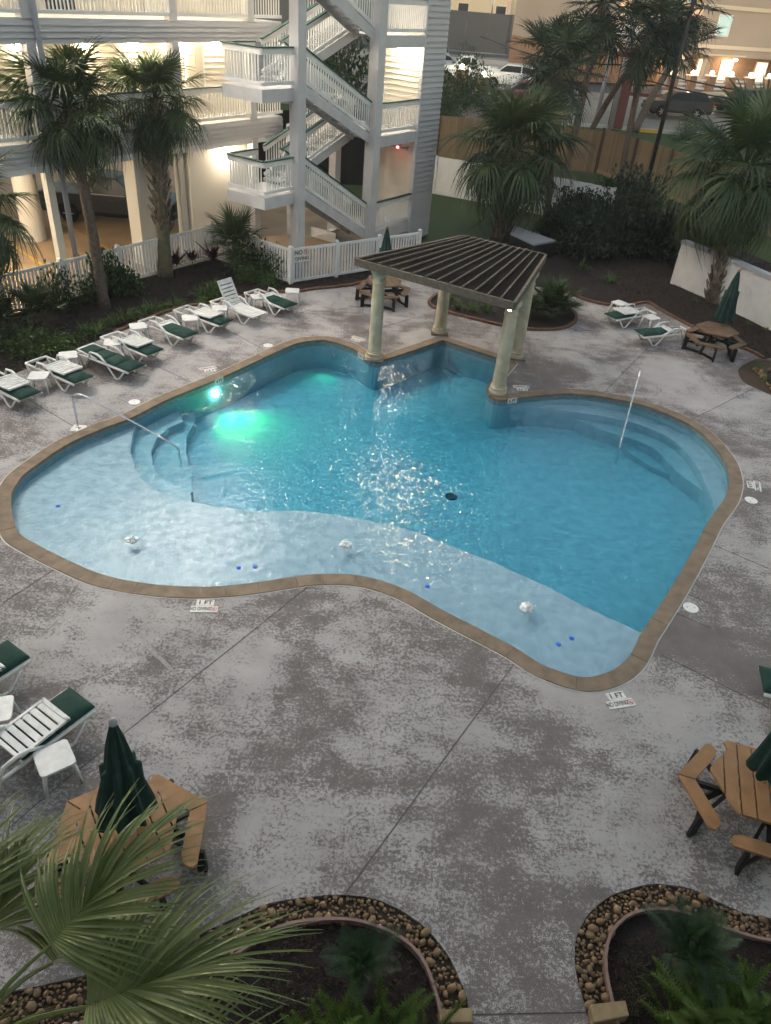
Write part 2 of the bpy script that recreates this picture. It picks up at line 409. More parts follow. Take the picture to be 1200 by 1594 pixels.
# ---------------------------------------------------------------- outlines on the ground (metres)
POOL_RAW = [(-7.55, 12.06), (-7.26, 11.49), (-6.88, 10.92), (-6.37, 10.60), (-5.77, 10.30), (-5.07, 9.99), (-4.44, 9.85), (-3.66, 9.81), (-2.93, 9.89), (-2.20, 10.10), (-1.46, 10.38), (-0.88, 10.51), (-0.37, 10.53), (0.11, 10.41), (0.59, 10.19), (1.14, 9.80), (1.65, 9.48), (2.36, 9.03), (2.75, 8.71), (3.18, 8.52), (3.46, 8.48), (3.72, 8.56), (4.04, 8.76), (4.33, 9.08), (4.64, 9.63), (4.92, 10.05), (5.59, 11.07), (6.35, 12.31), (6.97, 13.36), (7.60, 14.27), (7.94, 14.96), (8.07, 15.40), (8.17, 16.04), (8.11, 16.87), (7.92, 17.58), (7.51, 18.14), (6.89, 18.66), (6.24, 18.92), (5.37, 19.07), (4.76, 19.03), (3.95, 18.76), (3.29, 18.48), (2.85, 18.28), (2.56, 18.42), (2.49, 18.88), (2.60, 19.31), (3.24, 20.88), (1.33, 22.08), (-0.38, 20.26), (-0.71, 20.06), (-0.99, 20.32), (-1.43, 20.88), (-2.05, 21.24), (-2.51, 21.23), (-3.06, 20.87), (-3.51, 20.20), (-4.25, 18.94), (-4.76, 18.09), (-5.71, 16.70), (-6.26, 15.65), (-6.69, 15.09), (-7.22, 14.25), (-7.50, 13.45), (-7.65, 12.83), (-7.63, 12.42)]
POOL = resample(catmull(POOL_RAW, 5, True, corners=(46,47)), .14)
if area2(POOL) < 0: POOL = POOL[::-1]
COPE = offset(POOL, .295)
COPE2 = offset(POOL, .317)
LEFT_EDGE = [(-12.20, 12.23), (-11.12, 14.46), (-10.43, 16.30), (-9.99, 17.25), (-9.75, 17.73), (-9.36, 18.56), (-8.94, 19.31), (-8.57, 20.04), (-8.14, 20.98), (-7.66, 21.94), (-7.15, 22.78), (-6.07, 23.70), (-4.95, 24.73), (-4.17, 25.06), (-3.64, 25.26), (-3.14, 25.65), (-2.06, 26.27), (-1.31, 27.03), (-0.28, 27.97), (0.48, 28.79)]
ISLAND = catmull([(0.91, 25.49), (0.98, 24.93), (1.50, 24.51), (2.33, 24.11), (3.27, 23.70), (4.21, 23.58), (5.06, 23.77), (5.57, 24.17), (5.91, 24.83), (5.97, 25.51), (5.69, 26.08), (4.98, 26.43), (3.96, 26.71), (2.57, 26.84), (1.39, 26.40)], 4, True)
BACK_EDGE = [(0.48, 28.79), (1.42, 28.51), (2.65, 28.53), (4.10, 28.24), (5.29, 27.96), (6.03, 27.58), (6.60, 26.96), (7.40, 26.62), (8.24, 26.83), (8.93, 27.27), (9.28, 26.49), (9.95, 25.17), (10.60, 24.06), (11.34, 23.37), (11.60, 22.82)]
RIGHT_BED = catmull([(11.60, 22.82), (11.04, 22.50), (10.61, 22.03), (10.39, 21.61), (10.31, 20.91), (10.59, 20.45), (11.06, 19.95), (12.40, 19.41), (13.84, 21.34), (12.98, 22.56)], 4, True)
BED_A = [(-5.79, 2.36), (-4.51, 3.04), (-3.26, 3.38), (-2.40, 3.68), (-1.77, 4.01), (-1.28, 4.29), (-0.97, 4.46), (-0.52, 4.57), (-0.15, 4.63), (0.23, 4.62), (0.56, 4.52), (0.83, 4.37), (1.04, 4.18), (1.19, 3.98), (1.29, 3.77), (1.35, 3.60), (1.37, 3.40), (1.38, 2.99), (1.32, 1.81), (-5.06, 1.41)]
BED_A_IN = [(-5.40, 1.86), (-4.22, 2.53), (-3.06, 2.90), (-2.23, 3.19), (-1.65, 3.55), (-1.22, 3.85), (-0.97, 4.07), (-0.69, 4.22), (-0.31, 4.30), (0.04, 4.32), (0.36, 4.26), (0.63, 4.15), (0.84, 3.97), (0.96, 3.73), (1.05, 3.44), (1.08, 2.97)]
BED_B = [(2.47, 1.89), (2.65, 3.08), (2.67, 3.49), (2.64, 3.71), (2.61, 3.87), (2.61, 4.08), (2.65, 4.31), (2.73, 4.47), (2.89, 4.68), (3.13, 4.87), (3.38, 4.99), (3.68, 5.09), (3.92, 5.11), (4.19, 5.09), (4.41, 5.00), (4.61, 4.91), (4.83, 4.83), (5.13, 4.80), (5.91, 4.78), (8.21, 4.67), (6.56, 2.15)]
BED_B_IN = [(2.99, 3.11), (2.95, 3.68), (2.94, 3.88), (2.95, 4.11), (3.03, 4.34), (3.15, 4.51), (3.36, 4.67), (3.62, 4.75), (3.89, 4.77), (4.15, 4.72), (4.41, 4.63), (4.73, 4.54), (5.02, 4.50), (5.77, 4.45), (7.98, 4.33)]
BED_A = catmull(BED_A[:17], 4) + BED_A[17:]
BED_A_IN = catmull(BED_A_IN, 4)
BED_B = BED_B[:2] + catmull(BED_B[2:19], 4) + BED_B[19:]
BED_B_IN = catmull(BED_B_IN, 4)
AL = R(33.1); EX, EY = math.sin(AL), math.cos(AL)
def W(e, d): return (EX*e - EY*d, EY*e + EX*d)      # building axes: e along the gallery, d away from the pool
F_IN = W(19.6, 21.4); F_CORNER = W(19.6, 17.6); F_END = W(25.0, 15.82); F_FAR = W(2.0, 21.4)
LEFT_BED = catmull(LEFT_EDGE, 3) + [F_END, F_CORNER, F_IN, F_FAR]
BACK_BED = catmull(BACK_EDGE, 3) + [(13.6, 23.6), (16., 22.), (19., 27.), (15., 36.5), (12., 40.), (8., 39.), (5.2, 34.5), (4.6, 31.5), (2.2, 31.)]
BEHIND = [W(-60,21.4), F_IN, F_CORNER, F_END, (F_END[0]+.5, 70.), (-60., 70.)]
BACK_ALL = catmull(BACK_EDGE, 3) + [(13.6, 23.6), (60., 0.), (60., 60.), (F_END[0]+.5, 60.), F_END]
DECK_RECT = [(-26., 1.6), (22., 1.6), (22., 27.5), (4., 31.), (-26., 31.)]
H_Y = [(0,0),(46,0),(52,.5),(60,1.8),(66,2.6),(72,3.1),(90,3.3),(200,3.5),(3000,3.6)]
def terrain(y):
    for (a, p), (b, q) in zip(H_Y, H_Y[1:]):
        if y <= b: return p + (q-p)*max(0, (y-a)/(b-a))
    return H_Y[-1][1]

# ---------------------------------------------------------------- ground, lawn, parking floor
gl = [(-400,-60),(400,-60),(400,1500),(-400,1500)]
struct(sheet('ground', 'grass', lambda x, y: not inside((x, y), COPE), [gl, COPE], lambda x, y: terrain(y)-.16, lines=[[(-400, yy), (400, yy)] for yy in (46,49,52,56,60,63,66,69,72,90,200)]))
LAWN = [(0.9,27.6),(16.,27.6),(34.,40.),(34.,48.5),(0.2,48.5)]
lawn = struct(sheet('lawn', 'grass', lambda x, y: inside((x, y), LAWN) and not inside((x, y), BACK_BED) and not inside((x, y), DECK_RECT), [LAWN, BACK_BED, DECK_RECT], lambda x, y: terrain(y)-.04+.03*noise.noise((x*.5, y*.5, 0)), spacing=1.2))
pk = [W(-12,21.5), W(19.4,21.5), W(19.4,17.8), W(25.0,16.2), W(29,19), W(29,52), W(-12,52)]
struct(sheet('parking_floor', 'parking', lambda x, y: inside((x, y), pk), [pk], lambda x, y: -.03))
# yellow bay lines on the parking floor
for e0 in (14.4, 17.2):
    b = MB(); a_, c_ = W(e0, 23.6), W(e0+1.2, 29.5); b.bar((*a_, -.024), (*c_, -.024), .10, .006); struct(b.build('bay_marking', 'yellow_paint'))

# ---------------------------------------------------------------- pool deck: slabs between sunk joints
J = [[(-1.29, 10.08), (-3.22, 7.02)] , [(-3.22, 7.02), (-4.17, 5.48)], [(-4.17, 5.48), (-5.52, 3.05)], [(2.29, 8.60), (-0.09, 4.63)], [(-5.77, 10.08), (-6.55, 8.56)], [(7.88, 18.03), (10.67, 20.68)],
     [(4.89, 9.15), (6.87, 7.84)], [(6.82, 12.46), (8.72, 11.11)], [(5.78, 10.84), (6.33, 10.50)], [(6.33, 10.50), (5.98, 9.92)], [(5.98, 9.92), (5.45, 10.25)],
     [(-7.29, 14.89), (-11.58, 17.92)], [(-6.91, 18.77), (-5.36, 17.74)], [(-9.03, 19.52), (-6.91, 18.77)], [(-7.35, 12.88), (-9.81, 11.12)], [(1.31, 3.45), (2.72, 3.58)], [(-3.91, 20.21), (-5.88, 22.03)], [(-5.88, 22.03), (-6.72, 22.95)],
     [(-6.96, 16.54), (-5.83, 15.92)], [(-6.96, 16.54), (-6.64, 17.22)], [(10.67, 20.68), (14.50, 24.15)], [(1.60, 25.08), (-1.27, 22.02)], [(5.82, 19.28), (7.98, 23.01)], [(7.98, 23.01), (9.39, 25.58)]]
JW = .022
def in_joint(p): return any(segdist(p, a, b) < JW*.5 for a, b in J)
def not_bed(p): return not any(inside(p, q) for q in (LEFT_BED, ISLAND, BACK_ALL, RIGHT_BED, BED_A, BED_B, BEHIND))
jl = []
for a, b in J:
    d = (Vector(b)-Vector(a)).normalized(); n_ = Vector((-d.y, d.x))*JW*.5
    a2, b2 = Vector(a)-d*.01, Vector(b)+d*.01
    jl += [[tuple(a2+n_), tuple(b2+n_), tuple(b2-n_), tuple(a2-n_), tuple(a2+n_)]]
V, F = cdt([DECK_RECT, COPE2, LEFT_BED, ISLAND, BACK_ALL, RIGHT_BED, BED_A, BED_B, BEHIND], (), jl)
keep = []
for f in F:
    c_ = (sum(V[i].x for i in f)/3, sum(V[i].y for i in f)/3)
    if inside(c_, DECK_RECT) and not inside(c_, COPE2) and not_bed(c_) and not in_joint(c_): keep.append(tuple(f))
deck = struct(sheet('pool_deck', 'joint', lambda x, y: inside((x, y), DECK_RECT) and not inside((x, y), COPE2) and not_bed((x, y)), [DECK_RECT, COPE2, LEFT_BED, ISLAND, BACK_ALL, RIGHT_BED, BED_A, BED_B, BEHIND], lambda x, y: -.009))
edge_of = {}
for k, f in enumerate(keep):
    for i in range(3): edge_of.setdefault(frozenset((f[i], f[(i+1)%3])), []).append(k)
comp = [-1]*len(keep); nc = 0
for k in range(len(keep)):
    if comp[k] >= 0: continue
    st = [k]; comp[k] = nc
    while st:
        q = st.pop(); f = keep[q]
        for i in range(3):
            for o_ in edge_of[frozenset((f[i], f[(i+1)%3]))]:
                if comp[o_] < 0: comp[o_] = nc; st.append(o_)
    nc += 1
for c_ in range(nc):
    fs = [keep[k] for k in range(len(keep)) if comp[k] == c_]
    b = MB(); mp = {}
    def vid(i, z, mp=mp, b=b):
        if (i, z) not in mp: mp[(i, z)] = len(b.v); b.v.append((V[i].x, V[i].y, z))
        return mp[(i, z)]
    for f in fs:
        b.f.append([vid(i, 0.) for i in f])
        for i in range(3):
            p_, q_ = f[i], f[(i+1)%3]
            if len([k for k in edge_of[frozenset((p_, q_))] if comp[k] == c_]) == 1:
                b.f.append([vid(q_, 0.), vid(p_, 0.), vid(p_, -.11), vid(q_, -.11)])
    if sum(abs((V[f[1]].x-V[f[0]].x)*(V[f[2]].y-V[f[0]].y)-(V[f[2]].x-V[f[0]].x)*(V[f[1]].y-V[f[0]].y))/2 for f in fs) > .05:
        b.build('concrete_slab', 'deck_concrete', deck)

# ---------------------------------------------------------------- pool: coping stones, basin, shelf, steps, water
pool = struct(MB().build('pool_basin', 'pool_plaster'))
b = MB(); n = len(POOL)
OUTW = offset(POOL, .03)
b.v = [(x, y, -.15) for x, y in OUTW] + [(x, y, -1.5) for x, y in OUTW]
b.f = [(i, n+i, n+(i+1)%n, (i+1)%n) for i in range(n)]
b.build('basin_wall', 'pool_wall', pool)
b = MB(); b.v = [(x, y, -.92) for x, y in OUTW]; b.f = [tuple(range(n))]; b.build('basin_floor', 'pool_plaster', pool)
b = MB(); b.v = [(x, y, -.02) for x, y in offset(POOL, .024)] + [(x, y, -.19) for x, y in offset(POOL, .024)]
b.f = [(i, n+i, n+(i+1)%n, (i+1)%n) for i in range(n)]
b.build('waterline_tile_band', 'pool_tile', pool)
# coping stones
s_len = [0]
for i in range(n): s_len.append(s_len[-1] + (Vector(POOL[(i+1)%n])-Vector(POOL[i])).length)
i = 0
while i < n:
    want = rnd.choice((3, 4, 4, 5)); want = min(want, n-i)
    if n-i-want < 2: want = n-i
    idx = [(i+k) % n for k in range(want+1)]
    inn = [Vector(POOL[k]) for k in idx]; out = [Vector(COPE[k]) for k in idx]
    t0 = (inn[1]-inn[0]).normalized()*.002; t1 = (inn[-1]-inn[-2]).normalized()*.002
    inn[0] += t0; out[0] += t0; inn[-1] -= t1; out[-1] -= t1
    dz = rnd.uniform(-.003, .003); m_ = len(idx); b = MB()
    for z in (.018+dz, -.045):
        b.v += [(p.x, p.y, z) for p in inn] + [(p.x, p.y, z) for p in out]
    A, B_, A2, B2 = 0, m_, 2*m_, 3*m_
    for k in range(m_-1):
        b.f += [(A+k, B_+k, B_+k+1, A+k+1), (A2+k, A+k, A+k+1, A2+k+1), (B_+k, B2+k, B2+k+1, B_+k+1), (A2+k, A2+k+1, B2+k+1, B2+k)]
    b.f += [(A, A2, B2, B_), (A+m_-1, B_+m_-1, B2+m_-1, A2+m_-1)]
    b.build('coping_stone', 'coping', pool)
    i += want
b = MB(); b.v = [(x, y, .006) for x, y in offset(POOL, .296)] + [(x, y, .006) for x, y in offset(POOL, .322)]
b.f = [(i, n+i, n+(i+1)%n, (i+1)%n) for i in range(n)]
b.build('sealant_line', 'caulk', pool)
# shelf and steps
SH = -.25
SHELF = [(-8.94, 18.97), (-6.62, 16.33), (-6.27, 15.89), (-6.18, 15.27), (-5.99, 14.55), (-5.70, 13.89), (-5.42, 13.48), (-5.08, 13.15), (-4.72, 12.91), (-4.31, 12.78), (-3.61, 12.67), (-2.68, 12.60), (-1.80, 12.77), (-1.08, 12.74), (-0.39, 12.63), (0.16, 12.53), (0.70, 12.36), (1.36, 12.02), (2.21, 11.60), (2.61, 11.35), (3.19, 11.01), (3.67, 10.65), (4.10, 10.35), (4.46, 10.14), (4.90, 9.86), (5.64, 9.60), (4.65, 7.57), (1.26, 7.46), (-2.98, 8.58), (-7.05, 9.01), (-10.07, 12.30)]
b = MB(); b.prism(SHELF, -1.4, SH); b.build('tanning_shelf', 'pool_plaster', pool)
ST1 = [(-6.85, 16.67), (-6.30, 14.83), (-5.76, 13.66), (-4.79, 12.80), (-4.10, 12.78), (-4.33, 13.44), (-4.72, 13.61), (-5.14, 13.84), (-5.44, 14.34), (-5.65, 14.94), (-5.70, 15.48), (-5.56, 16.05), (-5.30, 16.43), (-6.21, 18.29)]
ST2 = [(-6.51, 17.11), (-5.97, 15.22), (-5.36, 13.90), (-4.66, 13.48), (-4.34, 13.66), (-4.59, 14.43), (-4.92, 15.25), (-5.12, 16.00), (-5.12, 16.83), (-5.69, 18.80)]
b = MB(); b.prism(ST1, -1.4, -.44); b.build('pool_step', 'pool_plaster', pool)
b = MB(); b.prism(ST2, -1.4, -.64); b.build('pool_step', 'pool_plaster', pool)
ARC = [(3.33, 18.61), (3.97, 18.88), (4.77, 19.12), (5.39, 19.16), (6.26, 19.00), (6.91, 18.74), (7.54, 18.26), (7.95, 17.69), (8.14, 16.97), (8.24, 16.11), (8.13, 15.30), (7.78, 14.43), (7.31, 13.78)]
ARC = resample(catmull(ARC, 4)[::-1], .22, closed=False)
def arc_step(i0, i1, din, z):
    seg = ARC[i0:i1]; m_ = len(seg); of = offset(seg, -1., closed=False)
    sgn = 1 if inside(of[m_//2], POOL) else -1
    far = offset(seg, .35*sgn, closed=False); inn = []
    for k in range(m_):
        t = min(1., min(k, m_-1-k)/9.); t = .01+.99*t*t*(3-2*t); inn.append(tuple(Vector(seg[k])+(Vector(of[k])-Vector(seg[k]))*sgn*din*t))
    for _ in range(6): inn = [inn[0]]+[tuple((Vector(inn[k-1])+Vector(inn[k])*2+Vector(inn[k+1]))/4) for k in range(1, m_-1)]+[inn[-1]]
    b = MB(); b.prism(inn+far[::-1], -1.4, z); return b.build('pool_step', 'pool_step_plaster', pool)
NA = len(ARC)
arc_step(0, NA, .55, -.34); arc_step(4, NA-4, 1.05, -.56); arc_step(8, NA-10, 1.5, -.78)
# water: closed body of water
b = MB(); WO = offset(POOL, .027)
b.v = [(x, y, -.075) for x, y in WO] + [(x, y, -1.7) for x, y in WO]
b.f = [tuple(range(n)), tuple(range(2*n-1, n-1, -1))] + [(i, n+i, n+(i+1)%n, (i+1)%n) for i in range(n)]
struct(b.build('water', 'pool_water'))
# main drains on the floor
for c_ in ((1.53, 14.79, -0.90),):
    o = MB().lathe([(.15,.0),(.15,.012),(.12,.03),(.02,.034)], 20).build('drain_cover', 'drain_dark', pool, loc=(c_[0], c_[1], -.919))
    for k in range(5): MB().cbox(((k-2)*.045, 0, .034), (.014, .18-.03*abs(k-2), .006)).build('drain_slot', 'dark_opening', o)

# ---------------------------------------------------------------- mulch beds with edging and stones
def mz(x, y): return .0+.05*noise.noise((x*1.3, y*1.3, 3.))+.02*noise.noise((x*6, y*6, 1.))
struct(sheet('mulch_bed', 'mulch', lambda x, y: inside((x, y), LEFT_BED), [LEFT_BED], lambda x, y: mz(x, y)-.01, spacing=.35))
struct(sheet('mulch_bed', 'mulch', lambda x, y: inside((x, y), BACK_BED), [BACK_BED], lambda x, y: mz(x, y)-.01, spacing=.5))
struct(sheet('mulch_bed', 'mulch', lambda x, y: inside((x, y), ISLAND), [ISLAND], lambda x, y: mz(x, y)+.03, spacing=.3))
A_SOIL = BED_A_IN + [(BED_A_IN[-1][0], .4), (BED_A_IN[0][0], .4)]
B_SOIL = BED_B_IN + [(BED_B_IN[-1][0], .4), (BED_B_IN[0][0], .4)]
struct(sheet('mulch_bed', 'mulch', lambda x, y: inside((x, y), A_SOIL), [A_SOIL], lambda x, y: mz(x, y)-.02, spacing=.16))
struct(sheet('mulch_bed', 'mulch', lambda x, y: inside((x, y), B_SOIL), [B_SOIL], lambda x, y: mz(x, y)-.02, spacing=.16))
R_IN = [tuple(Vector(p).lerp(Vector((15.2, 20.4)), .16)) for p in RIGHT_BED]
struct(sheet('mulch_bed', 'mulch', lambda x, y: inside((x, y), R_IN), [R_IN], lambda x, y: mz(x, y)-.0, spacing=.3))
def stone_mesh(seed, m='river_stone'):
    r_ = random.Random(seed); bm = bmesh.new(); bmesh.ops.create_icosphere(bm, subdivisions=1, radius=1)
    for v in bm.verts: v.co *= 1+r_.uniform(-.22, .22)
    for v in bm.verts: v.co = Vector((v.co.x, v.co.y*r_.uniform(.72,.8), v.co.z*.62))
    me = bpy.data.meshes.new('stone'); bm.to_mesh(me); bm.free(); me.polygons.foreach_set('use_smooth', [True]*len(me.polygons)); me.materials.append(MATS[m]); return me
STONES = [stone_mesh(k) for k in range(7)]
PALE = stone_mesh(99, 'pale_stone')
def stone_strip(outer, inner_poly, bbox, n_try, smin, smax, limit, zb):
    base = struct(sheet('stone_border', 'sandstone_dark', lambda x, y: inside((x, y), outer) and not inside((x, y), inner_poly), [outer, inner_poly], lambda x, y: zb-.015))
    pl = []; r_ = random.Random(5); cell = {}
    for _ in range(n_try):
        x, y = r_.uniform(bbox[0], bbox[1]), r_.uniform(bbox[2], bbox[3]); s = smin+(smax-smin)*r_.random()**2.2
        if not inside((x, y), outer) or inside((x, y), inner_poly): continue
        kx, ky = int(x/.12), int(y/.12)
        if any((x-a)**2+(y-b_)**2 < ((s+t)*.60)**2 for i in range(-2, 3) for j in range(-2, 3) for a, b_, t in cell.get((kx+i, ky+j), ())): continue
        if min(segdist((x, y), outer[i], outer[(i+1) % len(outer)]) for i in range(len(outer))) < s*.45: continue
        cell.setdefault((kx, ky), []).append((x, y, s)); pl.append((x, y, s))
    pl.sort(key=lambda q: -q[2])
    for k, (x, y, s) in enumerate(pl[:limit]):
        inst('stone', PALE if r_.random() < .012 else r_.choice(STONES), base, (x, y, zb+s*.3), (r_.uniform(-.4,.4), r_.uniform(-.4,.4), r_.uniform(0, 6.28)), s)
    b = MB()
    for x, y, s in pl[limit:]:
        me = r_.choice(STONES); Mx = Matrix.Translation((x, y, zb+s*.3)) @ Euler((r_.uniform(-.4,.4), r_.uniform(-.4,.4), r_.uniform(0,6.28))).to_matrix().to_4x4() @ Matrix.Scale(s, 4)
        b.add([Mx @ v.co for v in me.vertices], [tuple(p.vertices) for p in me.polygons])
    if b.v: struct(b.build('small_stones', 'river_stone', base, smooth=True), 'stuff')
stone_strip(BED_A, A_SOIL, (-4.2, 2.0, 1.9, 5.4), 22000, .022, .078, 300, -.03)
stone_strip(BED_B, B_SOIL, (2.0, 6.6, 2.0, 5.2), 22000, .022, .078, 300, -.03)
stone_strip(RIGHT_BED, R_IN, (11., 15.5, 18.4, 22.), 5000, .04, .13, 150, -.02)
def edging(pts, name, m, w=.035, h=.10, step=.9, parent=None, z=0.):
    ps = resample(pts, .15, closed=False); b = None; k = max(2, round(step/.15))
    for i in range(0, len(ps)-1, k):
        seg = ps[i:i+k+1]
        if len(seg) < 2: continue
        o_ = offset(seg, w*.5, closed=False); q_ = offset(seg, -w*.5, closed=False); b = MB(); m_ = len(seg)
        dz = rnd.uniform(-.008, .008)
        b.v = [(x, y, z+h+dz) for x, y in o_]+[(x, y, z+h+dz) for x, y in q_]+[(x, y, z-.08) for x, y in o_]+[(x, y, z-.08) for x, y in q_]
        for t in range(m_-1):
            b.f += [(t, t+1, m_+t+1, m_+t), (t, 2*m_+t, 2*m_+t+1, t+1), (m_+t, m_+t+1, 3*m_+t+1, 3*m_+t)]
        b.f += [(0, m_, 3*m_, 2*m_), (m_-1, 3*m_-1, 4*m_-1, 2*m_-1)]
        b.build(name, m, parent)
for pts, lab in ((BED_A_IN, 'pink-brown plastic edging strip curving round the bed under the close palm'), (BED_B_IN, 'pink-brown plastic edging strip curving round the sago palm bed')):
    e_ = thing('bed_edging', lab, 'edging', (pts[len(pts)//2][0], pts[len(pts)//2][1], 0)); e_.location = (0,0,0)
    edging(pts, 'edging_strip', 'edging', parent=e_, h=.07)
def brick_row(pts, lab, h=.09):
    t = thing('brick_edging', lab, 'edging'); ps = resample(pts, .21, closed=False)
    me = MB().cbox((0,0,0), (.195,.10,h)).mesh('brick', 'brick_edge')
    for a, b_ in zip(ps, ps[1:]):
        inst('brick', me, t, ((a[0]+b_[0])/2, (a[1]+b_[1])/2, h/2-.01+rnd.uniform(-.008,.008)), (0, 0, math.atan2(b_[1]-a[1], b_[0]-a[0])+rnd.uniform(-.05,.05)))
brick_row(catmull(LEFT_EDGE, 4)[30:], 'low brown brick edging in front of the bed behind the loungers')
brick_row(ISLAND+[ISLAND[0]], 'low brown brick edging round the planted island behind the pergola')
brick_row(catmull(BACK_EDGE, 4)[16:], 'low brown brick edging along the dark bed behind the two far loungers')
for pts, lab in (([(1.02, 3.43), (1.38, 3.48), (1.38, 3.34), (1.04, 3.30)], 'tan sandstone block at the corner of the bed under the close palm'), ([(2.67, 3.61), (3.07, 3.68), (3.08, 3.53), (2.68, 3.43)], 'tan sandstone block at the corner of the sago palm bed')):
    b = MB(); b.prism(pts, -.05, .14); tag(b.build('stone_block', 'sandstone', bevel=.012), lab, 'stone block')

# loose bark chips lying on the beds, uncountable
def chips(poly, n_, s0, bbox, sd):
    r_ = random.Random(sd); b = MB(); k = 0
    while k < n_:
        x, y = r_.uniform(bbox[0], bbox[1]), r_.uniform(bbox[2], bbox[3])
        if not inside((x, y), poly): k += .2; continue
        k += 1; b.cbox((x, y, mz(x, y)+.008), (s0*r_.uniform(.6,1.6), s0*r_.uniform(.2,.5), s0*.16), Euler((r_.uniform(-.5,.5), r_.uniform(-.5,.5), r_.uniform(0, 3.14))).to_matrix())
    o = struct(b.build('mulch_chips', 'mulch_chip'), 'stuff'); o['label'] = 'loose dark bark chips on the planting bed'; return o
chips(A_SOIL, 2600, .05, (-3.5, 1.6, 1.2, 4.6), 1); chips(B_SOIL, 2600, .05, (2.2, 6.2, 1.2, 4.4), 2); chips(LEFT_BED, 5000, .07, (-15., 1., 15., 29.5), 3); chips(BACK_BED, 3500, .08, (1.5, 16., 22., 34.), 4)
# old mended crack across the slab beside the shallow end
ck = [(-3.99, 9.35), (-3.87, 9.09), (-3.85, 8.83), (-3.79, 8.56), (-3.65, 8.38), (-3.48, 8.20), (-3.33, 8.09), (-3.19, 7.97), (-3.00, 7.79)]; cw = [.03,.05,.07,.08,.08,.07,.08,.06,.03]
b = MB(); o1 = [tuple(Vector(p)+Vector((-.5*w_*rnd.uniform(.7,1.3), -.2*w_))) for p, w_ in zip(ck, cw)]; o2 = [tuple(Vector(p)+Vector((.5*w_*rnd.uniform(.7,1.3), .2*w_))) for p, w_ in zip(ck, cw)]
b.v = [(x, y, .0035) for x, y in o1]+[(x, y, .0035) for x, y in o2]; b.f = [(k, len(ck)+k, len(ck)+k+1, k+1) for k in range(len(ck)-1)]
b.build('mended_crack', 'crack_fill', deck)

# ---------------------------------------------------------------- apartment building with lit galleries
E0, D0 = 16., 22.3
ROOT_RZ = math.atan2(EY, EX)
L1, L2, L3, L4, LR = 4.36, 7.46, 10.56, 13.66, 16.8
apt = thing('apartment_building', 'long cream apartment building with lit galleries above an open parking level', 'building', (*W(E0, D0), 0), ROOT_RZ)
def bpart(name, m, *boxes, parent=None, bevel=0.):
    b = MB()
    for x in boxes: b.box(*x)
    return b.build(name, m, parent or apt, off=(0,0,0) if parent else (E0, D0, 0), bevel=bevel)
UNIT = {}
def unit(m):
    if m not in UNIT: UNIT[m] = MB().cbox((0,0,.5), (1,1,1)).mesh('unit_'+m, m)
    return UNIT[m]
def clap(name, m, parent, e0, e1, d, z0, z1, step, off, axis='e', t0=.048):
    "lapped boards on a wall; the lower edge of each stands proud"
    z = z0
    while z < z1-.02:
        h = min(step, z1-z); b = MB(); t1 = .006
        if axis == 'e':
            b.add([(e0,d,z),(e1,d,z),(e1,d,z+h),(e0,d,z+h),(e0,d-t0,z),(e1,d-t0,z),(e1,d-t1,z+h),(e0,d-t1,z+h)],
                  [(4,5,6,7),(0,1,5,4),(3,7,6,2),(0,4,7,3),(1,2,6,5),(0,3,2,1)])
        else:
            b.add([(d,e1,z),(d,e0,z),(d,e0,z+h),(d,e1,z+h),(d-t0,e1,z),(d-t0,e0,z),(d-t1,e0,z+h),(d-t1,e1,z+h)],
                  [(4,5,6,7),(0,1,5,4),(3,7,6,2),(0,4,7,3),(1,2,6,5),(0,3,2,1)])
        b.build(name, m, parent, off=off); z += step
def railing(name, parent, p, q, h, off, gap=.12, cap='green_rail', body='white_paint', z_bot=.10, bal=.035, nobal=False):
    "p, q: floor points of the line (may slope); parts: rails; sub-parts: balusters"
    p, q = Vector(p), Vector(q); o = Vector(off)
    r = MB().bar(p+Vector((0,0,h-.09)), q+Vector((0,0,h-.09)), .05, .16).build(name, body, parent, off=tuple(o))
    MB().bar(p+Vector((0,0,z_bot+.05)), q+Vector((0,0,z_bot+.05)), .06, .10).build('bottom_rail', body, r, off=tuple(o))
    MB().bar(p+Vector((0,0,h+.012)), q+Vector((0,0,h+.012)), .12, .04).build('hand_rail', cap, r, off=tuple(o))
    if nobal: return r
    d = q-p; n_ = max(2, int(Vector((d.x, d.y, 0)).length/gap)); a = math.atan2(d.y, d.x)
    for k in range(1, n_):
        c_ = p+d*(k/n_)-o
        inst('baluster', unit(body), r, (c_.x, c_.y, c_.z+z_bot+.09), (0, 0, a), (bal, bal, h-z_bot-.24))
    return r
OFF = (E0, D0, 0)
EL, ER = 3.0, 24.4
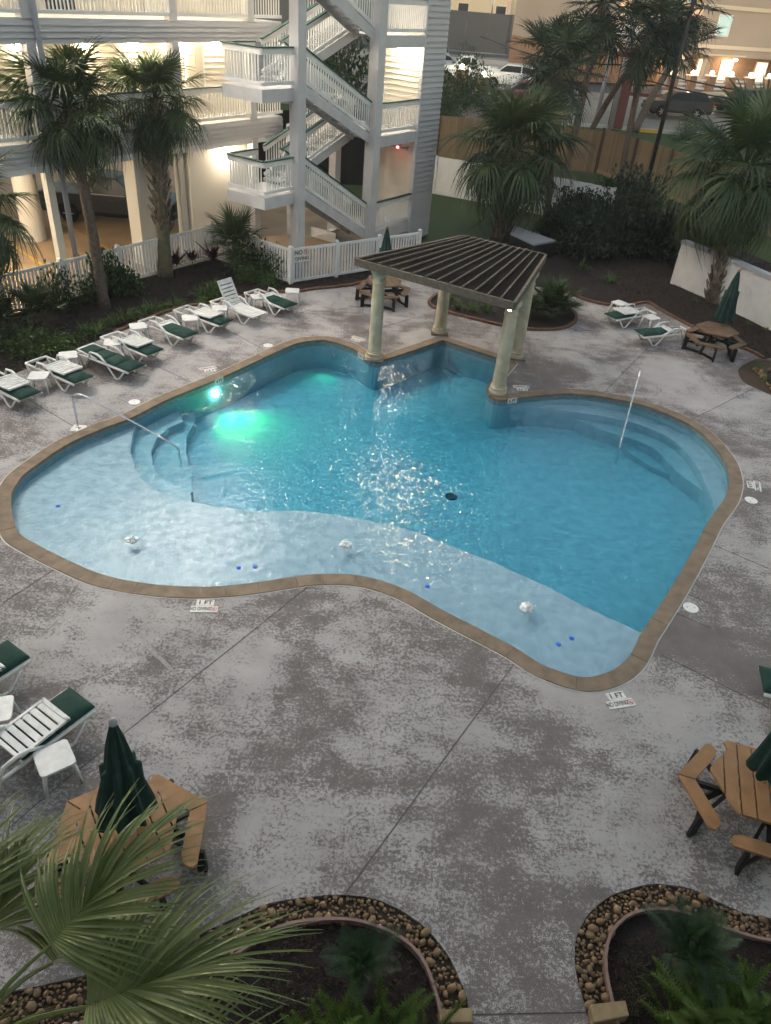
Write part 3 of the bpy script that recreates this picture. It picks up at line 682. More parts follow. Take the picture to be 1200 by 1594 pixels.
# storeys
for k, (fl, nxt) in enumerate(((L1, L2), (L2, L3), (L3, L4), (L4, LR))):
    bpart('gallery_floor', 'trim_grey', (EL, ER, D0+.04, 24.0, fl-.16, fl))
    bpart('ceiling_panel', 'white_paint', (EL, ER, D0+.04, 23.95, fl-.62, fl-.56)) if k else None
    wall = bpart('upper_wall', 'siding_cream', (EL, ER, 23.95, 34., fl-.1, nxt-.1))
    if k < 2: clap('siding_board', 'siding_cream', apt, EL, ER, 23.95, fl, nxt-.62, .19, OFF)
    clap('fascia_board', 'siding_grey', apt, EL, ER, D0+.03, fl-.62, fl-.03, .1475, OFF, t0=.055)
    bpart('fascia_backing', 'trim_grey', (EL, ER, D0+.032, D0+.06, fl-.62, fl-.03))
    if k < 2:
        for e0, e1 in ((EL, 14.0), (14.25, 19.15), (19.42, 22.65), (22.95, ER)):
            railing('railing', apt, (e0, D0+.03, fl), (e1, D0+.03, fl), 1.13, OFF, gap=.125, body='white_paint', nobal=(e1 < 9))
    else:
        railing('railing', apt, (EL, D0+.03, fl), (ER, D0+.03, fl), 1.13, OFF, nobal=True)
    for e in (14.1, 19.28, 22.8): bpart('post', 'trim_grey', (e-.15, e+.15, D0-.02, D0+.28, fl-.02, nxt-.58))
bpart('roof', 'siding_grey', (EL-.6, ER+.6, D0-.6, 35., LR, LR+.25))
bpart('eaves_beam', 'white_paint', (EL, ER, D0+.0, D0+.28, L1-.82, L1-.625))
bpart('soffit', 'white_paint', (EL, ER, D0+.3, 34., L1-.66, L1-.6))
# doors and windows of the two storeys in view
def door(e0, e1, fl, m, frame, lab=None):
    d_ = bpart('door', m, (e0, e1, 23.86, 23.915, fl+.02, fl+2.1))
    b = MB(); b.box(e0-.09, e0, 23.85, 23.93, fl, fl+2.2); b.box(e1, e1+.09, 23.85, 23.93, fl, fl+2.2); b.box(e0, e1, 23.85, 23.93, fl+2.1, fl+2.2)
    b.build('door_frame', frame, d_, off=OFF)
    MB().box(e1-.14, e1-.08, 23.82, 23.87, fl+.95, fl+1.08).build('handle', 'steel', d_, off=OFF)
    if m == 'door_white':
        for z0, z1 in ((.25, .9), (1.05, 1.9)): MB().box(e0+.14, e1-.14, 23.845, 23.866, fl+z0, fl+z1).build('door_panel', 'door_white', d_, off=OFF)
    if lab: d_['label'] = lab
def window(e0, e1, z0, z1, pane='curtain', frame='white_paint'):
    w_ = bpart('window', frame, (e0-.07, e1+.07, 23.86, 23.92, z0-.07, z1+.07))
    for k in range(2):
        MB().box(e0+.01+(e1-e0)*k/2, e0+(e1-e0)*(k+1)/2-.015, 23.845, 23.866, z0, z1).build('pane', pane, w_, off=OFF)
for fl in (L1, L2):
    door(15.9, 16.75, fl, 'glass_dark', 'dark_wood'); door(19.6, 20.45, fl, 'door_white', 'white_paint'); door(14.9, 15.6, fl, 'door_white', 'white_paint')
    door(9.0, 9.9, fl, 'door_white', 'white_paint')
    window(21.1, 21.85, fl+.95, fl+2.2); window(11.2, 12.4, fl+.95, fl+2.1, 'glass_dark', 'dark_wood'); window(17.4, 18.5, fl+1.0, fl+2.05) if fl == L2 else None
# parking level: piers, columns, storage wall
for e, w_, d in ((13.95, .24, 0.), (17.55, .75, .1), (19.2, .26, .1), (19.55, .2, .5), (9.5, .26, 0.)): bpart('pier', 'stucco_cream', (e-w_/2, e+w_/2, D0+.02+d, D0+.02+d+max(w_*.8, .25), -.03, L1-.83))
for e, d in ((16.2, 27.6), (9.0, 27.6), (21.6, 31.0)): MB().lathe([(.42, -.03), (.42, 3.72)], 24, (e, d, 0)).build('round_column', 'stucco_cream', apt, smooth=False, off=OFF)
bpart('storage_wall', 'stucco_cream', (19.75, 23.0, D0+.35, 23.4, -.03, L1-.67))
bpart('storage_corner_post', 'trim_grey', (22.66, 22.94, D0-.05, D0+.25, -.03, L1-.63))
MB().tube([(14.32, D0-.08, .0), (14.32, D0-.08, 3.0), (14.32, D0-.08, 6.9), (14.32, D0-.08, 13.6)], .085, 10).build('downpipe', 'utility_grey', apt, smooth=True, off=OFF)
# gallery lamps: a small bulkhead fixture with the light it gives
def bulkhead(e, d, z, power, col=(1., .80, .54), m='gallery_lamp', parent=apt, off=OFF, dim=(.26, .12, .12)):
    o = MB().cbox((e, d, z), dim).build('wall_lamp', m, parent, off=off)
    pt_light('lamp_light', parent, (e-off[0], d-off[1]-.25, z-off[2]-.12), power, col, .12)
for fl, ps in ((L1, ((20.75, 16), (16.95, 6), (10.6, 5))), (L2, ((20.75, 14), (17.0, 9), (10.6, 6)))):
    for e, p_ in ps: bulkhead(e, 23.85, fl+2.28, p_)
    for e in (6.2, 8.4, 12.8, 14.7, 18.8, 22.5): MB().cbox((e, 23.85, fl+2.28), (.30, .12, .14)).build('wall_lamp', 'gallery_lamp', apt, off=OFF)  # extra glowing fixtures added to spread the glints on the water
for fl in (L3, L4):              # unseen upper galleries: oversized glowing panels added for glints on the water
    for e in (5.5, 9.5, 13.3, 16.6, 19.4, 22.4):
        MB().cbox((e, 23.1, fl+2.43), (2.4, .42, .08)).build('ceiling_lamp', 'glint_panel', apt, off=OFF)
for e, d, p_ in ((21.6, D0+.1, 24), (12.4, 25.4, 70), (8.0, 27.0, 55)):
    MB().cbox((e, d, L1-.72), (.5, .16, .08)).build('ceiling_lamp', 'gallery_lamp', apt, off=OFF)
    pt_light('lamp_light', apt, (e-E0, d-D0, L1-.95), p_, (1., .85, .64), .15)

# ---------------------------------------------------------------- outdoor staircase tower
T0 = (24., 17.9, 0.)
stair = thing('staircase_tower', 'white outdoor switchback staircase with green handrails beside the siding wing wall', 'staircase', (*W(T0[0], T0[1]), 0), ROOT_RZ)
def tpart(name, m, *boxes):
    b = MB()
    for x in boxes: b.box(*x)
    return b.build(name, m, stair, off=T0)
DF, DB = 17.9, 19.6
ELF, ELR = 18.68, 20.44     # left landing
ERL, ERR = 24.27, 27.34     # right landing
A1, A2, A3, A4 = 4.24, 7.42, 10.56, 13.66
def flight(e0, z0, e1, z1, d0, d1, n_t, front):
    "steps climb from (e0, z0) to (e1, z1)"
    for d in (d0+.03, d1-.03):
        MB().bar((e0, d, z0-.02), (e1, d, z1-.02), .06, .30).build('stringer', 'trim_grey', stair, off=T0)
    for k in range(n_t):
        t = (k+.5)/n_t; e = e0+(e1-e0)*t; z = z0+(z1-z0)*(k+1)/n_t-.05
        MB().cbox((e, (d0+d1)/2, z), (abs(e1-e0)/n_t+.03, d1-d0-.14, .05)).build('tread', 'trim_grey', stair, off=T0)
    for d in (d0+.03, d1-.03):
        railing('railing', stair, (e0, d, z0+.10), (e1, d, z1+.10), 1.05, T0, gap=.125)
lv = ((.80, 2.93, A1), (A1, 6.03, A2), (A2, 9.2, A3))
for k, (a_, m_, b_) in enumerate(lv):
    flight(ERL, a_, ELR, m_, DF, DF+.78, 11, True)
    flight(ELR, m_, ERL, b_, DF+.86, DB, 8, False)
    tpart('landing', 'trim_grey', (ELF, ELR+.05, DF+.01, DB, m_-.05, m_)); tpart('landing_beam', 'trim_grey', (ELF, ELR, DF, DF+.09, m_-.36, m_-.052), (ELF, ELF+.09, DF+.09, DB, m_-.36, m_-.052))
    railing('railing', stair, (ELF+.04, DF+.04, m_), (20.13, DF+.04, m_), 1.08, T0); railing('railing', stair, (ELF+.04, DF+.04, m_), (ELF+.04, DB-.04, m_), 1.08, T0)
    railing('railing', stair, (ELF+.04, DB-.04, m_), (20.13, DB-.04, m_), 1.08, T0)
for z in (.80, A1, A2, A3, A4):
    tpart('landing', 'trim_grey', (ERL-.05, ERR, DF+.01, DB, z-.05, z))
    if z > 2: tpart('walkway', 'trim_grey', (25.4, ERR, DB+.01, D0+.1, z-.16, z-.004)); railing('railing', stair, (25.42, DB+.06, z), (25.42, D0, z), 1.08, T0)
    tpart('landing_beam', 'trim_grey', (ERL, ERR, DF, DF+.09, z-.38, z-.052))
    railing('railing', stair, (24.68, DF+.04, z), (ERR, DF+.04, z), 1.08, T0)
for e, d, w_ in ((20.29, DF+.12, .37), (24.45, DF+.12, .41), (24.3, 21.9, .26), (25.6, 20.7, .34)):
    tpart('post', 'trim_grey', (e-w_/2, e+w_/2, d-w_/2-.12, d+w_/2-.12, -.03, (17. if d < 20 and e > 19 else (L1-.2 if e > 19 else 3.0))))
for k in range(5): tpart('tread', 'white_paint', (24.7, 25.6, DB+.06+.28*k, DB+.34+.28*k, .58-.19*k-.06, .62-.19*k))
tpart('stringer', 'white_paint', (24.63, 24.68, DB+.05, DB+1.4, .0, .4))
# wing wall in lapped siding
tpart('wing_wall_core', 'siding_grey', (27.41, 28.95, DF+.04, 19.72, -.05, 17.))
clap('siding_board', 'siding_grey', stair, 27.40, 28.97, DF+.04, 0., 9.5, .19, T0)
clap('siding_board', 'siding_cream', stair, DF+.04, 19.72, 27.41, 0., 9.5, .19, T0, axis='d')
tpart('corner_trim', 'trim_grey', (27.345, 27.43, DF-.03, DF+.03, 0, 9.5)); tpart('corner_trim', 'trim_grey', (27.345, 27.38, DF+.031, DF+.12, 0, 9.5))
def tower_lamp(z, p_):
    MB().cbox((27.28, 18.65, z), (.14, .62, .14)).build('wall_lamp', 'tower_lamp', stair, off=T0)
    pt_light('lamp_light', stair, (27.0-T0[0], 18.5-T0[1], z-.12), p_, (1., .86, .64), .2)
tower_lamp(A2-.58, 9); tower_lamp(A3-.58, 9); tower_lamp(A4-.58, 9)
MB().cbox((29.3, 17.95, 13.4), (1.8, .3, 1.2)).build('warm_glint_box', 'warm_glint', stair, off=T0)  # unseen oversized glowing box, added for warm glints on the water
MB().tube([(27.1, 18.1, 3.58), (27.1, 19.2, 3.58)], .045, 8).build('tube_lamp', 'utility_grey', stair, off=T0)
MB().cbox((27.04, 18.55, 3.58), (.05, .06, .07)).build('signal_light', 'red_lamp', stair, off=T0)
# ---------------------------------------------------------------- the building this side of the pool (behind the balcony the view is from)
b = MB(); b.box(-40., 40., -14., -1.4, 0., 17.); struct(b.build('near_building_wall', 'siding_grey'))

# ---------------------------------------------------------------- white pool fence
def picket_fence(pts, label, h=1.22, post_gap=2.0, pick=.125):
    t = thing('picket_fence', label, 'fence', (*pts[0], 0)); o = Vector((*pts[0], 0))
    pm = MB().cbox((0,0,.5), (.065,.028,1)).mesh('picket', 'white_vinyl'); po = MB().cbox((0,0,.5), (.11,.11,1)).mesh('fence_post', 'white_vinyl')
    cp = MB().add([(-.07,-.07,0),(.07,-.07,0),(.07,.07,0),(-.07,.07,0),(0,0,.06)], [(3,2,1,0),(0,1,4),(1,2,4),(2,3,4),(3,0,4)]).mesh('post_cap', 'white_vinyl')
    done = set()
    for a, b_ in zip(pts, pts[1:]):
        a, b_ = Vector((*a, 0)), Vector((*b_, 0)); d = b_-a; L = d.length; u = d/L; ang = math.atan2(u.y, u.x); n_ = max(1, round(L/post_gap))
        for k in range(n_+1):
            p = a+u*(L*k/n_)
            if (round(p.x, 2), round(p.y, 2)) in done: continue
            done.add((round(p.x, 2), round(p.y, 2)))
            q = inst('fence_post', po, t, p-o+Vector((0,0,-.05)), (0,0,ang), (1,1,h+.12)); inst('post_cap', cp, t, p-o+Vector((0,0,h+.07)), (0,0,ang))
        for k in range(n_):
            p, q = a+u*(L*k/n_+.06), a+u*(L*(k+1)/n_-.06); m_ = round((q-p).length/pick)
            MB().bar(p+Vector((0,0,h-.045)), q+Vector((0,0,h-.045)), .05, .09).build('top_rail', 'white_vinyl', t, off=tuple(o))
            MB().bar(p+Vector((0,0,.10)), q+Vector((0,0,.10)), .05, .09).build('bottom_rail', 'white_vinyl', t, off=tuple(o))
            for j in range(m_):
                c_ = p+(q-p)*((j+.5)/m_)-o; inst('picket', pm, t, (c_.x, c_.y, .14), (0,0,ang), (1,1,h-.225))
    return t
picket_fence([W(9.0, 21.4), F_IN], 'white picket fence along the planted bed in front of the parking level', post_gap=2.05)
picket_fence([F_IN, F_CORNER], 'white picket fence running back from the corner with the no diving sign', post_gap=1.9)
fr = picket_fence([F_CORNER, F_END], 'white picket fence in front of the staircase tower carrying the no diving sign', post_gap=1.95)
# sign on the fence
fd = (Vector(F_END)-Vector(F_CORNER)).normalized(); fa = math.atan2(fd.y, fd.x); fn = Vector((fd.y, -fd.x))
def no_symbol(parent, r, loc, rot, m='ink_red'):
    M_ = Euler(rot).to_matrix(); b = MB(); n_ = 24
    b.v = [(r*c_*math.cos(6.2832*k/n_), r*c_*math.sin(6.2832*k/n_), .001) for c_ in (1, .8) for k in range(n_)]
    b.f = [(k, (k+1)%n_, n_+(k+1)%n_, n_+k) for k in range(n_)]
    b.bar((-r*.62, r*.62, .0005), (r*.62, -r*.62, .0005), r*.16, .002)
    g = b.build('prohibition_ring', m, parent, loc=loc, rot=rot)
    d = MB(); d.bar((-r*.35, -r*.1, -.0006), (r*.3, r*.25, -.0006), r*.24, .001); d.bar((-r*.1, -r*.45, -.0006), (r*.1, 0, -.0006), r*.2, .001)
    d.build('diver_figure', 'ink_black', parent, loc=loc, rot=rot)
sp = Vector(F_CORNER)+fd*.42+fn*.055
sg = thing('no_diving_sign', 'small white no diving sign on the corner of the picket fence', 'sign', (sp.x, sp.y, .74), fa)
MB().box(-.33, .33, -.006, .006, 0, .46).build('sign_panel', 'plaque_white', sg)
text_mesh('lettering', 'NO', .20, 'ink_black', sg, (-.14, -.009, .335), (R(90), 0, 0), .001)
text_mesh('lettering', 'DIVING', .165, 'ink_black', sg, (0, -.009, .12), (R(90), 0, 0), .001)
no_symbol(sg, .095, (.17, -.010, .335), (R(90), 0, 0))
# wooden fence, white privacy fence, low white wall
def board_fence(pts, label, name, m, h, bw, gap, post, cat='fence', board='board', zf=terrain, baseboard=None):
    t = thing(name, label, cat, (pts[0][0], pts[0][1], 0)); o = Vector((pts[0][0], pts[0][1], 0))
    me = MB().cbox((0,0,.5), (1,.025,1)).mesh(board, m)
    for a, b_ in zip(pts, pts[1:]):
        a, b_ = Vector((*a[:2], 0)), Vector((*b_[:2], 0)); d = b_-a; u = d.normalized(); ang = math.atan2(u.y, u.x); n_ = max(1, round(d.length/(bw+gap)))
        for k in range(n_):
            c_ = a+d*((k+.5)/n_); inst(board, me, t, (c_.x-o.x, c_.y-o.y, zf(c_.y)-.05), (0, 0, ang), (d.length/n_-gap, 1, h+rnd.uniform(-.015,.015)))
        np_ = max(1, round(d.length/post[0]))
        for k in range(np_+1):
            c_ = a+d*(k/np_); MB().cbox((0,0,.5), (post[1], post[1], 1)).build('fence_post', post[2], t, loc=(c_.x-o.x+u.y*.05, c_.y-o.y-u.x*.05, zf(c_.y)-.05), rot=(0,0,ang)).scale = (1,1,h+.03)
        if baseboard:
            for k in range(8):
                p, q = a+d*(k/8), a+d*((k+1)/8); MB().bar(p+Vector((u.y*.04, -u.x*.04, zf(p.y)+.08)), q+Vector((u.y*.04, -u.x*.04, zf(q.y)+.08)), .03, .2).build('base_board', baseboard, t, off=tuple(o))
    return t
WF = ((1.34, 53.15, 0.68), (11.04, 49.90, 0.31), (14.28, 46.29, 0.02), (16.62, 42.01, -0.01), (19.82, 34.20, -0.01))
board_fence([WF[1], WF[2], WF[3], WF[4]], 'tall brown wooden board fence behind the dark shrubs and the light pole', 'wooden_fence', 'wood_fence', 2.45, .14, .006, (2.9, .12, 'dark_wood'), baseboard='sandstone')
board_fence([(-2.0, 50.4), (WF[1][0], WF[1][1]+.0)], 'brown wooden board fence seen between the trunks beyond the white panel fence', 'wooden_fence', 'wood_fence', 2.3, .15, .006, (3., .12, 'dark_wood'))
board_fence([(-3., 44.2), (1.09, 42.09, 0.00), (3.92, 40.83, 0.00), (7.6, 38.9), (9.5, 38.0)], 'smooth white panel fence at the far edge of the lawn beside the tower', 'panel_fence', 'white_vinyl', 1.85, 1.15, .004, (2.3, .13, 'white_vinyl'), board='panel', zf=lambda y: -.02, baseboard='white_vinyl')
t = thing('garden_wall', 'low white rendered wall with grey coping behind the right-hand palm', 'wall', (10.99, 29.28, 0.00)); o = Vector((10.99, 29.28, 0.00))
wl = [Vector(p) for p in ((10.55, 30.00, 0.00), (11.43, 28.66, 0.00), (12.89, 25.60, 0.00), (15.2, 20.6, 0))]
for a, b_ in zip(wl, wl[1:]):
    MB().bar(a+Vector((0,0,.75)), b_+Vector((0,0,.75)), .16, 1.6).build('wall_panel', 'trim_grey', t, off=tuple(o))
    MB().bar(a+Vector((0,0,1.61)), b_+Vector((0,0,1.61)), .3, .12).build('coping', 'utility_grey', t, off=tuple(o))

# ---------------------------------------------------------------- palms and plants
def strip(b, base, d, up, L, w, droop, st, fold=.25, twist=0.):
    "one leaf segment: a folded, tapering, drooping strip of st stations, three vertices each"
    d = Vector(d).normalized(); side = d.cross(Vector(up))
    if side.length < 1e-3: side = d.cross(Vector((1,0,0)))
    side.normalize(); nr = side.cross(d); side = side*math.cos(twist)+nr*math.sin(twist); nr = side.cross(d)
    o = len(b.v)
    for k in range(st+1):
        t = k/st; p = Vector(base)+d*(L*t*(1-.12*droop*t))+Vector((0,0,-1))*(droop*L*t**2.2*.75)
        ww = w*(min(1, .35+t*2.6) if t < .35 else max(.0, 1.26-1.26*((t-.35)/.65)**1.3-.26*(1-(t-.35)/.65)))
        ww = max(ww, .0015)
        b.v += [tuple(p-side*ww+nr*ww*fold), tuple(p), tuple(p+side*ww+nr*ww*fold)]
    for k in range(st):
        q = o+3*k; b.f += [(q, q+1, q+4, q+3), (q+1, q+2, q+5, q+4)]
def fan_frond(seed, m, nseg=34, pet=.75, L=.85, w=.024, droop=.5, st=4, spread=145., costa=.28):
    r_ = random.Random(seed); b = MB(); pp = []
    for k in range(6):
        t = k/5; pp.append(Vector((pet*t, 0, .10*math.sin(t*3.1)-.02*t)))
    b.tube(pp, [.026-.014*k/5 for k in range(6)], 5)
    tip = pp[-1]
    for k in range(nseg):
        s = 2*(k+.5)/nseg-1; th = R(spread)*s*abs(s)**.08
        c_ = (1-abs(s))*costa; base = tip+Vector((c_, 0, -.25*c_*c_/max(.01, costa)*droop))
        dr = Vector((math.cos(th), math.sin(th), .10+.22*abs(math.sin(th))+r_.uniform(-.06,.06)))
        ll = L*(.78+.22*math.cos(th*.6))*r_.uniform(.86,1.06)
        strip(b, base, dr, (0,0,1), ll, w*r_.uniform(.8,1.15), droop*r_.uniform(.55,1.35), st, .35, r_.uniform(-.3,.3))
    return b.mesh('frond', m)
FR = {}
def fronds(key, **kw):
    if key not in FR: FR[key] = [fan_frond(31*i+len(key), **{**kw, 'droop': kw.get('droop', .5)*(.6+.28*i)}) for i in range(4)]
    return FR[key]
BOOT = None
def boot_mesh():
    b = MB()
    for s in (-1, 1):
        b.add([(0,-.10,-.10),(0,.10,-.10),(.05,0,-.12),(.10,s*.02-.045,.12),(.10,s*.02+.045,.12),(.14,s*.02,.10),(.17,s*.10-.03,.30),(.17,s*.10+.03,.30),(.20,s*.10,.29)],
              [(0,2,5,3),(2,1,4,5),(1,0,3,4),(3,5,8,6),(5,4,7,8),(4,3,6,7),(6,8,7),(0,1,2)])
    return b.mesh('leaf_base', 'palm_boot')
def palm(name, label, base, crown, r0, r1, fr, nfr, scale, boots=0, bark='palm_bark', group=None, seed=1, lo=-76, hi=82, bow=.2, boot_from=.0, boot_scale=1., dead=0, cat='palm tree'):
    global BOOT
    r_ = random.Random(seed); t = thing(name, label, cat, base, 0, group); b0 = Vector(base); c = Vector(crown)-b0
    pts = []; n_ = 14; sd = Vector((c.y, -c.x, 0)); sd = sd.normalized() if sd.length > .01 else Vector((1,0,0))
    for k in range(n_+1):
        u = k/n_; pts.append(c*u+sd*bow*.3*math.sin(u*3.14)-Vector((c.x, c.y, 0))*bow*math.sin(u*3.14)*.6)
    pts[0].z = -.06
    MB().tube(pts, [(r0+(r1-r0)*k/n_)*(1.25 if k == 0 else 1)*(1+.06*math.sin(k*2.3+seed)) for k in range(n_+1)], 12).build('trunk', bark, t, smooth=True)
    if boots:
        BOOT = BOOT or boot_mesh()
        for k in range(boots):
            u = boot_from+(1-boot_from)*(k+.5)/boots; i = min(n_-1, int(u*n_)); f_ = u*n_-i; p = pts[i].lerp(pts[i+1], f_); a = k*2.39996
            rr = (r0+(r1-r0)*u)*.86
            inst('leaf_base', BOOT, t, (p.x+math.cos(a)*rr, p.y+math.sin(a)*rr, p.z), (r_.uniform(-.1,.1), r_.uniform(-.15,.2), a), boot_scale*r_.uniform(.8,1.2))
    for k in range(nfr):
        u = (k+.5)/nfr; el = R(hi+(lo-hi)*u**.85+r_.uniform(-9,9)); a = k*2.39996+r_.uniform(-.25,.25)
        m_ = fr[min(3, int(u*4*.999))]
        inst('frond', m_, t, (c.x+math.cos(a)*r1*.4, c.y+math.sin(a)*r1*.4, c.z+.25*(1-u)-.1), (r_.uniform(-.35,.35), -el, a), scale*r_.uniform(.88,1.1)*(.72 if u < .08 else 1))
    for k in range(dead):
        a = r_.uniform(0, 6.28); inst('dead_frond', FR['dead'][k % 4], t, (c.x, c.y, c.z-.25), (r_.uniform(-.3,.3), R(78), a), scale*.85)
    return t
fronds('mid', m='palm_leaf', nseg=38, pet=.66, L=.86, w=.023, droop=1.05, st=5)
fronds('far', m='palm_leaf_far', nseg=26, pet=.7, L=.9, w=.03, droop=.55, st=3)
fronds('dead', m='dead_leaf', nseg=18, pet=.5, L=.8, w=.02, droop=.8, st=3)
def CR(base, z, dx=0., dy=0.): return (base[0]+dx, base[1]+dy, z)
b1 = (-9.37, 22.42, 0.00); b2 = (-8.40, 25.72, 0.00); b3 = (4.02, 34.22, 0.00); b4 = (11.62, 28.07, 0.00)
palm('sabal_palm', 'slim palm with a smooth curved trunk rising from the bed near the parked truck', b1, (-10.50, 24.64, 5.15), .17, .15, FR['mid'], 38, 1.34, bow=.10, lo=-60, boots=10, boot_from=.86, boot_scale=.7, bark='palm_bark', seed=3, dead=2)
palm('sabal_palm', 'straight palm with a shaggy trunk beside the white picket fence', b2, (-8.76, 27.45, 5.20), .24, .19, FR['mid'], 34, 1.2, lo=-62, boots=90, boot_from=.28, bark='palm_bark_moss', seed=5, bow=0.02, boot_scale=.95, dead=2)
palm('sabal_palm', 'big palm with criss-cross trunk and wide dark crown behind the pergola', b3, (3.99, 33.90, 3.70), .36, .30, FR['mid'], 38, 1.85, boots=110, seed=8, bow=0., boot_scale=1.25, lo=-62)
palm('sabal_palm', 'palm with criss-cross trunk in front of the low white wall', b4, (11.55, 28.92, 4.50), .24, .26, FR['mid'], 40, 1.8, boots=110, seed=11, bow=.05, boot_scale=1.05, lo=-62)
palm('sabal_palm', 'palm at the edge of the view with only a few fronds over the picket fence', (-12.41, 19.52, 0.00), (-11.63, 20.17, 3.30), .2, .18, FR['mid'], 26, 1.25, boots=40, seed=13)
palm('tall_palm', 'second tall palm behind the pergola with a slim bare trunk', (6.61, 38.39, 0.00), (5.94, 38.02, 6.30), .16, .15, FR['far'], 26, 1.45, seed=21)
palm('tall_palm', 'tall leaning palm whose trunk crosses the wooden fence', (10.20, 52.10, 0.50), (13.4, 49.2, 8.9), .19, .17, FR['far'], 30, 1.75, seed=22, boots=26, boot_from=.75)
palm('tall_palm', 'tall palm with a dense crown between the white pickup and the tan hotel', (8.3, 45.0, 0), (8.6, 45.2, 8.8), .2, .17, FR['far'], 32, 1.7, seed=23, boots=26, boot_from=.75)
palm('tall_palm', 'short thick-trunked palm in front of the parked white cars', (7.0, 50.5, .4), (7.0, 50.5, 6.4), .30, .26, FR['far'], 22, 1.3, seed=24)
palm('tall_palm', 'tall palm with a hanging brown skirt next to the leaning palm', (12.0, 47.4, 0.1), (11.6, 46.9, 7.6), .18, .17, FR['far'], 26, 1.5, seed=26, dead=5)
palm('street_palm', 'small street palm standing by the red sign pillar across the road', (15.14, 58.99, 1.62), (18.0, 62.5, 6.5), .26, .2, FR['far'], 18, 1.5, seed=25, lo=-35)
# close palm under the balcony: long fine leaves
fronds('near', m='palm_leaf_near', nseg=66, pet=.70, L=1.0, w=.016, droop=.55, st=8, spread=82., costa=.5)
np_ = thing('sabal_palm', 'big bright green fan palm close to the camera at the lower corner', 'palm tree', (-1.95, 1.35, 0))
MB().tube([(0,0,-.05),(.02,0,1.5),(0,.02,3.2),(0,0,4.4)], [.24,.2,.2,.22], 14).build('trunk', 'palm_bark', np_, smooth=True)
rr_ = random.Random(4)
for a, el, v, s_ in [(56, 24, 2, .78), (20, 20, 1, .86), (32, -12, 2, .80), (98, 6, 3, .72), (118, 14, 2, .8), (70, -24, 3, .85), (-12, 4, 1, 1.0), (-40, 20, 0, 1.), (150, 20, 1, 1.), (185, 35, 0, 1.), (215, 10, 2, 1.), (250, 30, 1, 1.), (285, 15, 0, 1.), (-62, -5, 2, 1.), (5, -35, 3, .9), (140, -20, 3, .9), (200, 70, 0, .8), (300, 66, 0, .8)]:
    inst('frond', FR['near'][v], np_, (math.cos(R(a))*.1, math.sin(R(a))*.1, 4.4), (rr_.uniform(-.25,.25), -R(el), R(a)), s_)

def blades(m, n_, L, w, lean, st=3, seed=1, spread=.06, droop=.5):
    r_ = random.Random(seed); b = MB()
    for k in range(n_):
        a = r_.uniform(0, 6.2832); l_ = r_.uniform(lean[0], lean[1])
        strip(b, (math.cos(a)*spread*r_.random(), math.sin(a)*spread*r_.random(), 0), (math.cos(a)*math.sin(l_), math.sin(a)*math.sin(l_), math.cos(l_)), (-math.cos(a), -math.sin(a), .4), L*r_.uniform(.6,1.1), w, droop*r_.uniform(.4,1.4), st, .2)
    return b.mesh('blades', m)
TUFTS = [blades('grass_blade', 46, .5, .010, (.15,1.0), seed=k, droop=.7) for k in range(3)]
def leafball(m, seed, n_, leaf, rx, rz, out=.6):
    "leaves spread through a dome-shaped volume, denser to the outside"
    r_ = random.Random(seed); b = MB()
    for k in range(n_):
        v = Vector((r_.gauss(0,1), r_.gauss(0,1), r_.gauss(0,1))).normalized(); rad = r_.random()**.45
        lump = 1+.55*noise.noise(v*2.2+Vector((seed*3.1, 0, 0)))
        p = Vector((v.x*rx*rad*lump, v.y*rx*rad*lump, abs(v.z)*rz*rad*lump+.08*rz))
        d = (v*out+Vector((r_.gauss(0,.5), r_.gauss(0,.5), r_.gauss(.25,.5)))).normalized(); s_ = d.cross(Vector((r_.gauss(0,1), r_.gauss(0,1), r_.gauss(0,1))))
        if s_.length < .01: continue
        s_.normalize(); l_ = leaf*r_.uniform(.6,1.25); w_ = l_*.3; nr = s_.cross(d)
        b.add([p, p+d*l_*.5+s_*w_-nr*w_*.2, p+d*l_-nr*l_*.12, p+d*l_*.5-s_*w_-nr*w_*.2], [(0,1,2),(0,2,3)])
    return b.mesh('foliage', m)
def stems(seed, rx, rz, n_=6):
    r_ = random.Random(seed); b = MB()
    for k in range(n_):
        a = r_.uniform(0, 6.28); q = Vector((math.cos(a)*rx*.6, math.sin(a)*rx*.6, rz*r_.uniform(.6,.95))); b.tube([(0,0,-.05), q*.5+Vector((0,0,rz*.1)), q], [.02,.014,.006], 5)
    return b.mesh('stem', 'stem_brown')
BUSH = {}
def bush(name, label, loc, rx, rz, m, leaf, n_, group=None, seed=0, cat='shrub'):
    key = (m, leaf, n_, seed % 3)
    if key not in BUSH: BUSH[key] = (leafball(m, seed % 3+len(m), n_, leaf, 1., 1.), stems(seed % 3, 1., 1.))
    f_, s_ = BUSH[key]; t = thing(name, label, cat, (loc[0], loc[1], 0), seed*1.3, group)
    if (m, leaf, n_) and abs(rx-1) > .0: pass
    inst('foliage', f_, t, (0,0,0), (0,0,0), (rx, rx, rz)); inst('stem', s_, t, (0,0,0), (0,0,0), (rx, rx, rz))
    return t
